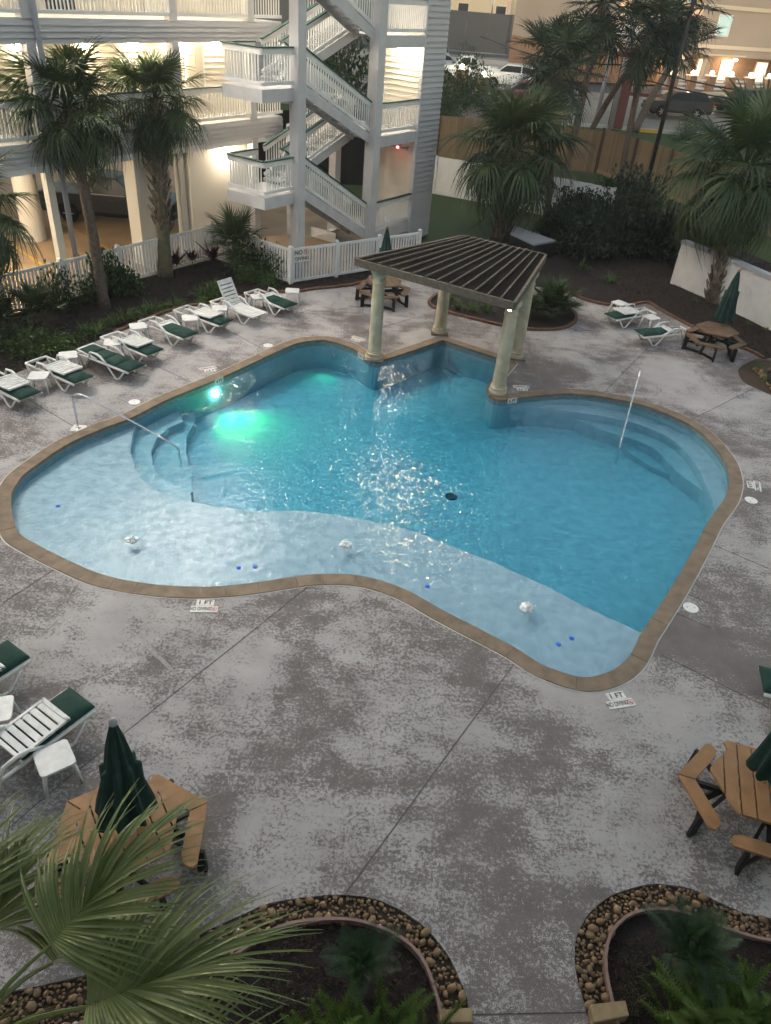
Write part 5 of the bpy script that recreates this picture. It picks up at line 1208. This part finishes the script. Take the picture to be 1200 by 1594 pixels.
def on_wall(q, z=-.06):
    i = min(range(n), key=lambda k: (Vector(POOL[k])-Vector(q[:2])).length); a, b_ = Vector(POOL[i-1]), Vector(POOL[(i+1) % n]); d = (b_-a).normalized(); p = Vector(POOL[i])+Vector((d.y, -d.x))*.0
    return (p.x, p.y, z), math.degrees(math.atan2(-d.y, -d.x))
n = len(POOL)
for q, txt, lab in (((3.13, 18.38, -0.04), '5 FT', '5 FT tile on the pool wall below the right-hand front column'), ((-0.97, 20.60, -0.04), '4 FT', 'depth tile on the pool wall below the left front pergola column'), ((-4.68, 18.11, -0.04), '4 FT', 'depth tile on the pool wall above the pool light')):
    p, a = on_wall(q); wall_marker(lab, p, a, txt)
def bubbler(label, p, s, seed):
    r_ = random.Random(seed); t = thing('water_bubbler', label, 'bubbler', (p[0], p[1], -.075), 0, 'foaming bubblers on the shallow shelf'); b = MB()
    bm = bmesh.new(); bmesh.ops.create_icosphere(bm, subdivisions=1, radius=1.); bv = [v.co.copy() for v in bm.verts]; bf = [tuple(v.index for v in f.verts) for f in bm.faces]; bm.free()
    bm = bmesh.new(); bmesh.ops.create_icosphere(bm, subdivisions=3, radius=1.); iv = [v.co.copy() for v in bm.verts]; jf = [tuple(v.index for v in f.verts) for f in bm.faces]; bm.free()
    for k in range(16):
        a = r_.uniform(0, 6.28); d = .075*r_.random()**.7*(k > 0); w_ = r_.uniform(.025,.055); h_ = (.075-.5*d)*r_.uniform(.5,1.1); lx, ly = r_.uniform(-.25,.25), r_.uniform(-.25,.25); qs = []
        for q in iv:
            f_ = 1+noise.noise(q*3.+Vector((seed*5., k, 0)))*.45+noise.noise(q*9.+Vector((k, 3, 0)))*.25; z = (max(0, q.z)**1.2)*h_*f_ if q.z > 0 else -.01
            qs.append((q.x*w_*f_+math.cos(a)*d+lx*max(0, z), q.y*w_*f_+math.sin(a)*d+ly*max(0, z), z))
        b.add(qs, jf)
    for k in range(110):
        a = r_.uniform(0, 6.28); d = r_.uniform(.03,.20)*r_.random()**.4; z = max(0, .10-d)*r_.uniform(0,1.3); rr = r_.uniform(.003,.010)
        e_ = Vector((r_.uniform(.7,1.6), r_.uniform(.7,1.6), r_.uniform(.6,1.4) if z > .01 else .3)); b.add([(v.x*rr*e_.x+math.cos(a)*d, v.y*rr*e_.y+math.sin(a)*d, v.z*rr*e_.z+z) for v in bv], bf)
    b.v = [(x*s, y*s, z*s) for x, y, z in b.v]; o = struct(b.build('foam', 'foam', t, smooth=True), 'stuff')
bubbler('small white bubbler foaming at the wide end of the shallow shelf', (-4.81, 11.10, -0.10), 1.15, 1); bubbler('small white bubbler foaming in the middle of the shallow shelf', (-0.72, 11.51, -0.10), 1.1, 2); bubbler('white bubbler foaming near the pool corner', (2.71, 10.15, -0.10), 1.25, 3)
for k, (p, lab) in enumerate([((-6.71, 12.20, -0.25), 'blue floor fitting at the wide end of the shallow shelf'), ((-2.68, 10.76, -0.25), 'left one of the pair of blue floor fittings on the shelf'), ((-2.38, 10.82, -0.25), 'right one of the pair of blue floor fittings on the shelf'), ((0.91, 10.69, -0.25), 'blue floor fitting alone on the middle of the shelf'), ((3.22, 9.45, -0.25), 'blue floor fitting nearest the pool corner'), ((3.48, 9.63, -0.25), 'small blue floor fitting near the pool corner')]):
    t = thing('floor_fitting', lab, 'floor fitting', (p[0], p[1], SH)); MB().lathe([(.045,.002),(.045,.012),(.025,.018)], 12).build('cap', 'blue_plastic', t)
# underwater lights
def pool_light(label, q, col, power, lens, depth=-.40, aim=50.):
    p, a = on_wall(q, depth); t = thing('pool_light', label, 'pool light', p, R(a), 'underwater pool lights')
    o = MB().lathe([(.065,0.),(.065,.02),(.04,.03)], 18); o.v = [(x, -z-.03, y) for x, y, z in o.v]; o.build('lens', lens, t)
    pt_light('lamp_light', t, (0, -.34, -.02), power, col, .12, spot=120, rot=(-R(aim), 0, 0), blend=.9)
mat('lens_dim', (.25,.35,.38), .3)
pool_light('green glowing underwater light on the lounger side of the pool', (-4.95, 18.14, 0.00), (.0, 1., .10), 46, 'pool_lens')
pool_light('small dim underwater light on the far wall by the front pergola column', (-1.90, 21.32, 0.00), (.01, 1., .3), 3, 'lens_dim')

# ---------------------------------------------------------------- vehicles
def wheel_meshes(r=.37, w=.24):
    ty = MB(); ty.lathe([(r*.62,-w/2),(r*.95,-w/2),(r,-w*.35),(r,w*.35),(r*.95,w/2),(r*.62,w/2)], 24); ty.v = [(x, z, y) for x, y, z in ty.v]
    rim = MB(); rim.lathe([(r*.1,-w*.45),(r*.62,-w*.48),(r*.62,w*.48),(r*.1,w*.45)], 24); rim.v = [(x, z, y) for x, y, z in rim.v]
    for k in range(6):
        a = 1.0472*k
        for s in (-1, 1): rim.bar((math.cos(a)*r*.1, s*w*.49, math.sin(a)*r*.1), (math.cos(a)*r*.6, s*w*.49, math.sin(a)*r*.6), .03, .07, (0,1,0))
    return ty.mesh('tyre', 'tyre'), rim.mesh('rim', 'alloy')
TY, RM = wheel_meshes()
def arch(cx_, r, n_=9): return [(cx_+r*math.cos(math.pi*k/(n_-1)), .34+r*math.sin(math.pi*k/(n_-1))) for k in range(n_)]
def vehicle(name, label, cat, loc, ang, kind, paint, L=5.4, Wd=1.9, scale=1.):
    t = thing(name, label, cat, loc, R(ang)); t.scale = (scale,)*3
    hw = Wd/2; xf, xr = L/2, -L/2; wf, wr = xf-.95, xr+1.15
    if kind == 'pickup': top = [(xf,.62),(xf-.03,.95),(xf-.25,1.08),(xf-1.25,1.17),(.0,1.17),(xr+1.95,1.17),(xr+1.9,1.14),(xr+.02,1.14),(xr,.60)]; gh = [(xf-1.45,1.17),(xf-2.2,1.80),(xr+2.12,1.84),(xr+1.98,1.17)]
    else: top = [(xf,.55),(xf-.03,.90),(xf-.25,1.02),(xf-1.15,1.10),(.0,1.13),(xr+.1,1.10),(xr,.6)]; gh = [(xf-1.1,1.10),(xf-1.85,1.66),(xr+.75,1.70),(xr+.12,1.10)]
    bot = [(xr+.1,.38)]+[(x, z) for x, z in reversed(arch(wr, .44))]+[(x, z) for x, z in reversed(arch(wf, .44))]+[(xf-.1,.36)]
    prof = top+bot                                  # clockwise from the nose over the roof line to the sills
    b = MB(); m_ = len(prof); inset = [.05 if z > 1.0 else (.0 if z > .45 else .04) for x, z in prof]
    b.v = [(x, -hw+i_, z) for (x, z), i_ in zip(prof, inset)]+[(x, hw-i_, z) for (x, z), i_ in zip(prof, inset)]
    b.f = [tuple(range(m_)), tuple(range(2*m_-1, m_-1, -1))]+[(i, m_+i, m_+(i+1)%m_, (i+1)%m_) for i in range(m_)]
    b.build('body', paint, t, bevel=.03)
    g = MB(); bw, tw = hw-.07, hw-.24
    g.v = [(x, -(bw if z < 1.3 else tw), z) for x, z in gh]+[(x, (bw if z < 1.3 else tw), z) for x, z in gh]
    g.f = [(0,1,2,3),(7,6,5,4),(0,4,5,1),(1,5,6,2),(2,6,7,3)]; cab = g.build('cab', paint, t, bevel=.02)
    def lerp_y(z): return bw+(tw-bw)*(z-gh[0][1])/(gh[1][1]-gh[0][1])
    z0, z1 = gh[0][1]+.06, gh[1][1]-.09
    def xat(z, a, c_): return a[0]+(c_[0]-a[0])*(z-a[1])/(c_[1]-a[1])
    f0, f1 = xat(z0, gh[0], gh[1])-.12, xat(z1, gh[0], gh[1])-.10; r0, r1 = xat(z0, gh[3], gh[2])+.12, xat(z1, gh[3], gh[2])+.10; md = (f1+r1)/2-.1
    for s in (-1, 1):
        for xa0, xa1, xb0, xb1 in ((f0, f1, md+.05, md+.05), (md-.05, md-.05, r0, r1)):
            w_ = MB(); y0, y1 = s*(lerp_y(z0)+.006), s*(lerp_y(z1)+.006); w_.add([(xa0,y0,z0),(xa1,y1,z1),(xb1,y1,z1),(xb0,y0,z0)], [(0,1,2,3)] if s < 0 else [(3,2,1,0)]); w_.build('window', 'car_glass', cab)
        if kind == 'pickup' and paint == 'truck_paint': MB().bar((f0+.1, s*(bw+.012), gh[0][1]+.02), (r0-.1, s*(bw+.012), gh[0][1]+.02), .01, .025).build('window_trim', 'alloy', cab)
        MB().cbox((gh[0][0]-.25, s*(hw+.08), 1.22), (.12,.2,.16)).build('mirror', paint, t, bevel=.02)
        MB().cbox((xr+.02, s*(hw-.13), .93), (.06,.16,.36)).build('tail_light', 'tail_red', t); MB().cbox((xf-.10, s*(hw-.22), .88), (.14,.36,.15)).build('headlight', 'lamp_clear', t, bevel=.02)
        for q in (.25, -.75): MB().cbox((q*.9+.05, s*(hw-.0), 1.0), (.18,.03,.035)).build('door_handle', 'black_plastic', t)
        for x in (wf, wr):
            wh = inst('wheel', TY, t, (x, s*(hw-.13), .37)); inst('rim', RM, wh)
    for a, c_, nm in ((gh[0], gh[1], 'windscreen'), (gh[3], gh[2], 'rear_window')):
        d = .008 if nm == 'windscreen' else -.008; x0, x1 = xat(z0, a, c_)+d, xat(z1, a, c_)+d; y0, y1 = lerp_y(z0)-.08, lerp_y(z1)-.08; q = [(x0,-y0,z0),(x0,y0,z0),(x1,y1,z1),(x1,-y1,z1)]
        MB().add(q, [(0,1,2,3)] if nm == 'windscreen' else [(3,2,1,0)]).build(nm, 'car_glass', cab)
    MB().cbox((xf+.02,0,.52), (.16,Wd-.1,.24)).build('front_bumper', 'black_plastic' if paint == 'truck_paint' else paint, t, bevel=.04); MB().cbox((xr-.06,0,.55), (.18,Wd-.12,.2)).build('rear_bumper', 'alloy' if paint != 'truck_paint' else 'black_plastic', t, bevel=.04)
    MB().cbox((xf-.005,0,.82), (.04,Wd*.5,.22)).build('grille', 'black_plastic', t)
    if kind == 'pickup':
        MB().box(xr+.08, xr+1.9, -hw+.14, hw-.14, 1.139, 1.144).build('cargo_bed', 'black_plastic', t)
vehicle('pickup_truck', 'dark grey pickup truck parked under the apartment building', 'truck', (-12.4, 32.15, -.03), 0, 'pickup', 'truck_paint')
vehicle('pickup_truck', 'white pickup truck in the lit car park behind the brick lamp piers', 'truck', (3.43, 68.49, 2.80), 186, 'pickup', 'white_car')
vehicle('suv_car', 'white car parked nose out beside the white pickup, half behind a palm', 'car', (6.95, 67.44, 2.72), 172, 'suv', 'white_car', L=4.7)
vehicle('suv_car', 'dark red car in front of the parked white cars', 'car', (7.6, 62.6, 2.1), 176, 'suv', 'red_car', L=4.6)
vehicle('suv_car', 'black car parked by the street in front of the tan hotel', 'car', (18.9, 63.2, 2.22), 184, 'suv', 'black_car', L=4.7)
vehicle('suv_car', 'second black car mostly hidden by the palm in front of the hotel', 'car', (24.6, 65.6, 2.54), 190, 'suv', 'black_car', L=4.7)
vehicle('suv_car', 'silver car at the very edge of the tower wall in the lit car park', 'car', (.2, 70.2, 2.95), 186, 'suv', 'utility_grey', L=4.6)

# ---------------------------------------------------------------- street and far buildings
def tz(dz): return lambda x, y: terrain(y)+dz
YL = [[(-120, yy), (140, yy)] for yy in (49,52,56,60,63,66,69,72,90)]
struct(sheet('street', 'road', lambda x, y: 59.6 < y < 69.6 and x > 9, [[(9,59.6),(140,59.6),(140,69.6),(9,69.6)]], tz(-.12), lines=YL))
struct(sheet('car_park', 'road', lambda x, y: 58.6 < y < 88 and x < 9, [[(-120,58.6),(9,58.6),(9,88),(-120,88)]], tz(-.125), lines=YL))
struct(sheet('far_street', 'asphalt', lambda x, y: 69.6 < y < 130 and x > -120, [[(-120,69.7),(9.1,69.7),(9.1,88),(140,88),(140,130),(-120,130)]], tz(-.13), lines=YL))
b = MB()
for k in range(12): b.box(9.2+k*5, 14.1+k*5, 59.3, 59.6, terrain(59.4)-.2, terrain(59.4)+.04)
struct(b.build('kerb', 'kerb'))
for x0, x1 in ((19.2, 23.), (15.2, 17.)):
    b = MB(); b.box(x0, x1, 59.21, 59.29, terrain(59.2)-.25, terrain(59.2)+.06); struct(b.build('kerb_paint', 'yellow_paint'))
b = MB(); b.box(15.5, 22.5, 69.4, 69.62, terrain(69.5)-.2, terrain(69.5)+.12); struct(b.build('kerb', 'red_paint'))
# brick piers with globe lamps and white panels
def pier(label, p, s=1., light=0.):
    t = thing('lamp_pier', label, 'lamp pier', (p[0], p[1], terrain(p[1])-.15), .3, 'brick piers with globe lamps')
    MB().box(-.32*s, .32*s, -.32*s, .32*s, 0, 1.45*s).build('pier', 'hotel_brick', t); MB().box(-.38*s, .38*s, -.38*s, .38*s, 1.45*s, 1.53*s).build('pier_cap', 'hotel_cream', t)
    MB().lathe([(.03,1.53),(.11,1.57),(.16,1.67),(.16,1.73),(.11,1.83),(.03,1.87)], 16).build('globe', 'globe_lamp', t, smooth=True)
    if light: pt_light('lamp_light', t, (0, 0, 2.25), light, (1., .82, .55), .25)
PX_ = [(20.3,70.9), (21.9,71.4), (23.6,71.9), (25.4,72.5), (27.2,73.1), (29.,73.8), (30.9,74.4)]
NM = ('first', 'second', 'third', 'fourth', 'fifth', 'sixth', 'seventh')
for k, p in enumerate(PX_): pier('%s brick pier with glowing globe counted from the light pole along the hotel fence' % NM[k], p, light=10 if k % 2 == 0 else 0)
pier('brick pier with glowing globe in front of the white pickup', (2.86, 65.46, 2.52), light=16); pier('brick pier with glowing globe between the white pickup and the palms', (4.48, 63.81, 2.31), light=16)
for k, (a, c_) in enumerate(zip(PX_, PX_[1:])):
    t = thing('fence_panel', 'white fence panel to the right of the %s globe pier' % NM[k], 'fence panel', (*a, terrain(a[1])-.1), 0, 'white fence panels of the hotel'); a_, q_ = Vector((*a, 0)), Vector((*c_, 0)); u = (q_-a_).normalized(); o = (a[0], a[1], 0)
    for z in (.25, .55, .85, 1.15): MB().bar(a_+u*.36+Vector((0,0,z)), q_-u*.36+Vector((0,0,z)), .04, .14).build('rail', 'white_vinyl', t, off=o)
MB().bar((19.5,70.1,terrain(70.)+.1), (34.,75.0,terrain(75.)+.1), .35, .45).build('planter_wall', 'hotel_cream'); tag(bpy.data.objects['planter_wall'], 'low cream planter wall below the globe piers of the hotel', 'wall')
# tan hotel
HB = (29., 78.2); ht_ = thing('hotel_building', 'tan hotel with cream bands, stone bays and lit ground floor across the road', 'building', (*HB, 3.15), R(25.6))
def hp(name, m, *bx, parent=None):
    b = MB()
    for q in bx: b.box(*q)
    return b.build(name, m, parent or ht_)
hp('wall', 'hotel_tan', (-7.2, 22., 0, 14, 2.45, 14.)); hp('wall', 'hotel_tan', (-16.6, -7.2, 1.6, 14, 2.45, 14.))
hp('ground_wall', 'hotel_brick', (-16.6, 22., 1.9, 14, 0, 2.45))
for z in (3.15, 5.95, 8.8): hp('band', 'hotel_cream', (-7.3, 22.1, -.12, 0, z-.14, z+.14)); hp('band', 'hotel_cream', (-16.7, -7.31, .3, .5, z-.12, z+.12)); hp('balcony_floor', 'hotel_cream', (-16.6, -7.25, .51, 1.6, z-.1, z+.05))
hp('band', 'hotel_cream', (-7.3, -1.2, -.1, 0, 2.5, 2.62)); hp('canopy_roof', 'hotel_tan', (-16.6, -7.3, .4, 1.9, 2.45, 2.95))
for x in (-16.5, -12.4): hp('stone_bay', 'hotel_stone', (x, x+1.15, .35, 1.62, 3.3, 14.))
for x in (-9.4, -7.6, -5.2): hp('pillar', 'hotel_tan', (x, x+.5, .2, .7, 0, 2.45))
for fl in (3.15, 5.95, 8.8):
    for x0, x1 in ((-15.2, -12.6), (-11.0, -9.4), (-9.2, -7.5)):
        w_ = hp('balcony_door', 'hotel_cream', (x0+.3, x1-.2, 1.5, 1.62, fl+.05, fl+2.15))
        for j in range(2): hp('pane', 'lit_window' if (x0 > -11.5 and j == 0) else 'curtain', (x0+.36+(x1-x0-.62)*j/2, x0+.30+(x1-x0-.62)*(j+1)/2, 1.46, 1.5, fl+.12, fl+2.08), parent=w_)
        r_ = hp('balcony_railing', 'white_vinyl', (x0, x1, .56, .60, fl+1.0, fl+1.06)); hp('rail_panel', 'trim_grey', (x0+.05, x1-.05, .57, .59, fl+.12, fl+.98), parent=r_)
for x, z in ((-4.6, 4.0), (2.5, 4.0), (9., 4.0), (-4.6, 6.9), (2.5, 6.9), (9., 6.9)):
    w_ = hp('window', 'white_vinyl', (x-.75, x+.75, -.05, .02, z-.1, z+1.45)); 
    for j in range(5): hp('blind', 'blind_green', (x-.66+j*.27, x-.42+j*.27, -.07, -.05, z, z+1.35), parent=w_)
for x in (-10.6, -6.7, -3.9, -1.2, 3., 6.): 
    w_ = hp('window', 'hotel_cream', (x-.75, x+.75, 1.82, 1.9, .35, 2.15)); hp('pane', 'lit_window', (x-.62, x+.62, 1.80, 1.82, .45, 2.05), parent=w_)
hp('downlight', 'globe_lamp', (-1.35, -1.05, .9, 1.1, 2.15, 2.3)); pt_light('lamp_light', ht_, (-1.2, .6, 1.9), 40, (1., .82, .55), .2); pt_light('lamp_light', ht_, (-8.2, 1.2, 2.1), 36, (1., .78, .5), .2)
for x in (-14, -10.2, -8.3): pt_light('lamp_light', ht_, (x, 1.0, 5.5), 10, (1., .78, .5), .15)
# yellow building far off, long grey wall, street lamps
yb = thing('yellow_building', 'pale yellow house far off beyond the long grey wall', 'building', (8.0, 118., 3.4), R(8))
MB().box(-7, 12, 0, 10, 0, 15).build('wall', 'yellow_wall', yb)
for x in (-3.6, 1.4, 5.5, 9.5):
    for z in (2., 5.4, 8.8): w_ = MB().box(x-.8, x+.8, -.06, 0, z, z+1.9).build('window', 'hotel_cream', yb); MB().box(x-.65, x+.65, -.09, -.06, z+.12, z+1.78).build('pane', 'glass_dark', w_)
MB().box(-7.3, 12.3, -.5, 10, 15, 15.5).build('roof', 'far_wall_grey', yb); MB().box(2.2, 2.6, -.5, 0, 0, 12).build('pillar', 'hotel_cream', yb)
board_fence([(-30., 92.), (9., 96.), (60., 112.)], 'long dark grey wall behind the car park', 'grey_wall', 'far_wall_grey', 3.6, 2.4, .01, (9.6, .3, 'far_wall_grey'), cat='wall', board='panel')
def street_lamp(label, p, h, power, m='street_lamp_glow'):
    t = thing('street_lamp', label, 'street lamp', (p[0], p[1], terrain(p[1])-.1), 0); MB().tube([(0,0,0),(0,0,h*.6),(0,0,h-.1),(.0,-.3,h),(0,-.7,h+.02)], [.10,.08,.06,.05,.04], 8).build('pole', 'black_metal', t, smooth=True)
    MB().cbox((0,-.8,h-.02), (.28,.55,.10)).build('lamp_head', 'black_metal', t); MB().cbox((0,-.8,h-.10), (.24,.45,.06)).build('lamp_lens', m, t); pt_light('lamp_light', t, (0,-.8,h-.3), power, (1.,.9,.72), .2)
street_lamp('street lamp glowing by the yellow house at the top of the view', (6.9, 98.5), 5.4, 500)
street_lamp('street lamp shining between the tall palm crowns', (11.6, 80.), 4.7, 300); street_lamp('smaller street lamp to the right of the tall palm crowns', (15.6, 92.), 4.8, 200)
# dark pole, sign pillar, utility poles, cables
lp = (13.18, 45.99, -0.00); lpz = lp[2]
t = thing('light_pole', 'tall thin black light pole rising out of the dark shrubs', 'pole', lp); MB().tube([(0,0,-.1),(0,0,5),(0,0,12.5)], [.13,.12,.10], 10).build('pole', 'black_metal', t, smooth=True)
sgn = (13.80, 59.41, 1.70); t = thing('sign_pillar', 'dark red rectangular pillar with a wider cap by the road', 'pillar', sgn, R(20)); MB().box(-.42, .42, -.3, .3, -.1, 4.2).build('shaft', 'red_paint', t); MB().box(-.75, .75, -.36, .36, 4.2, 4.75).build('cap', 'red_paint', t)
for nm, p, h, lab in (('utility_pole', (13.43, 59.08, 1.64), 11., 'thick grey utility pole just left of the red pillar'), ('utility_pole', (12.72, 60.74, 1.89), 5.2, 'short grey post further left of the red pillar')):
    t = thing(nm, lab, 'utility pole', p); MB().tube([(0,0,-.1),(0,0,h)], [.17,.13], 10).build('pole', 'utility_grey', t, smooth=True)
ua = Vector((13.43, 59.08, 1.64))
for k, (z0, z1, q) in enumerate(((3.9, 3.2, (27.5, 56.5)), (3.3, 2.7, (27.5, 56.3)), (3.8, 4.4, (4., 66.)))):
    a, b_ = Vector((ua.x, ua.y, ua.z+z0)), Vector((q[0], q[1], ua.z+z1)); pts = [a.lerp(b_, i/10)-Vector((0,0,.5*math.sin(math.pi*i/10))) for i in range(11)]
    tag(MB().tube(pts, .045, 5).build('cable', 'black_metal'), ('upper black cable running from the utility pole across the black car', 'lower black cable running from the utility pole across the black car', 'black cable running left from the utility pole behind the palms')[k], 'cable')
# grey utility box on the lawn
q = [(4.53, 33.91, 0.70), (6.08, 32.09, 0.70), (5.09, 31.24, 0.70), (4.24, 32.59, 0.70)]
t = thing('utility_box', 'flat grey utility box on the lawn beside the big palm trunk', 'utility box', (q[0][0], q[0][1], 0)); o = (q[0][0], q[0][1], 0)
b = MB(); b.prism([(p[0], p[1]) for p in q], -.05, .62); b.build('cabinet', 'black_plastic', t, off=o); b = MB(); b.prism([(p[0], p[1]) for p in q], .625, .70); b.build('lid', 'utility_grey', t, off=o)
# dark screen and low hedge behind the stairs
board_fence([(-9.5, 41.), (-1.5, 43.)], 'black privacy screen behind the staircase tower', 'privacy_screen', 'dark_opening', 3.4, 2., .01, (4., .1, 'black_metal'), board='panel', zf=lambda y: 0.)
for k, (x, y, rx, rz, lab) in enumerate([(-6.5, 58., 3.4, 6.2, 'dark tree crown showing through the middle of the staircase'), (-1.5, 60., 3., 5.4, 'dark tree crown behind the tower post'), (3.2, 60.8, 1.7, 3.3, 'grey-green shrub between the tower wall and the lamp piers'), (1.6, 57.5, 1.4, 2.4, 'low grey-green shrub just beyond the tower wall'), (18.4, 57.4, 1.0, 1.5, 'rounded shrub in the grass in front of the black car'), (5.5, 59., 1.5, 2.2, 'loose grey-green shrub below the second lamp pier'), (13., 75., 3., 3., 'pale hedge across the street under the lamps')]):
    bush('roadside_shrub', lab, (x, y), rx, rz, 'shrub_leaf', .07, 4000, None, k+50); bpy.data.objects[[o.name for o in bpy.data.objects if o.name.startswith('roadside_shrub')][-1]].location.z = terrain(y)-.15

# ---------------------------------------------------------------- evening haze: one even body of air round the whole place
hz = bpy.data.materials.new('haze'); hz.use_nodes = True; nt = hz.node_tree; nt.nodes.remove(nt.nodes['Principled BSDF'])
pv = nt.nodes.new('ShaderNodeVolumePrincipled'); pv.inputs['Color'].default_value = (.88, .89, .93, 1); pv.inputs['Density'].default_value = .0007
nt.links.new(pv.outputs[0], nt.nodes['Material Output'].inputs['Volume']); MATS['haze'] = hz
b = MB(); b.box(-402, 402, -62, 1502, -3, 19.6); struct(b.build('haze', 'haze'), 'stuff')
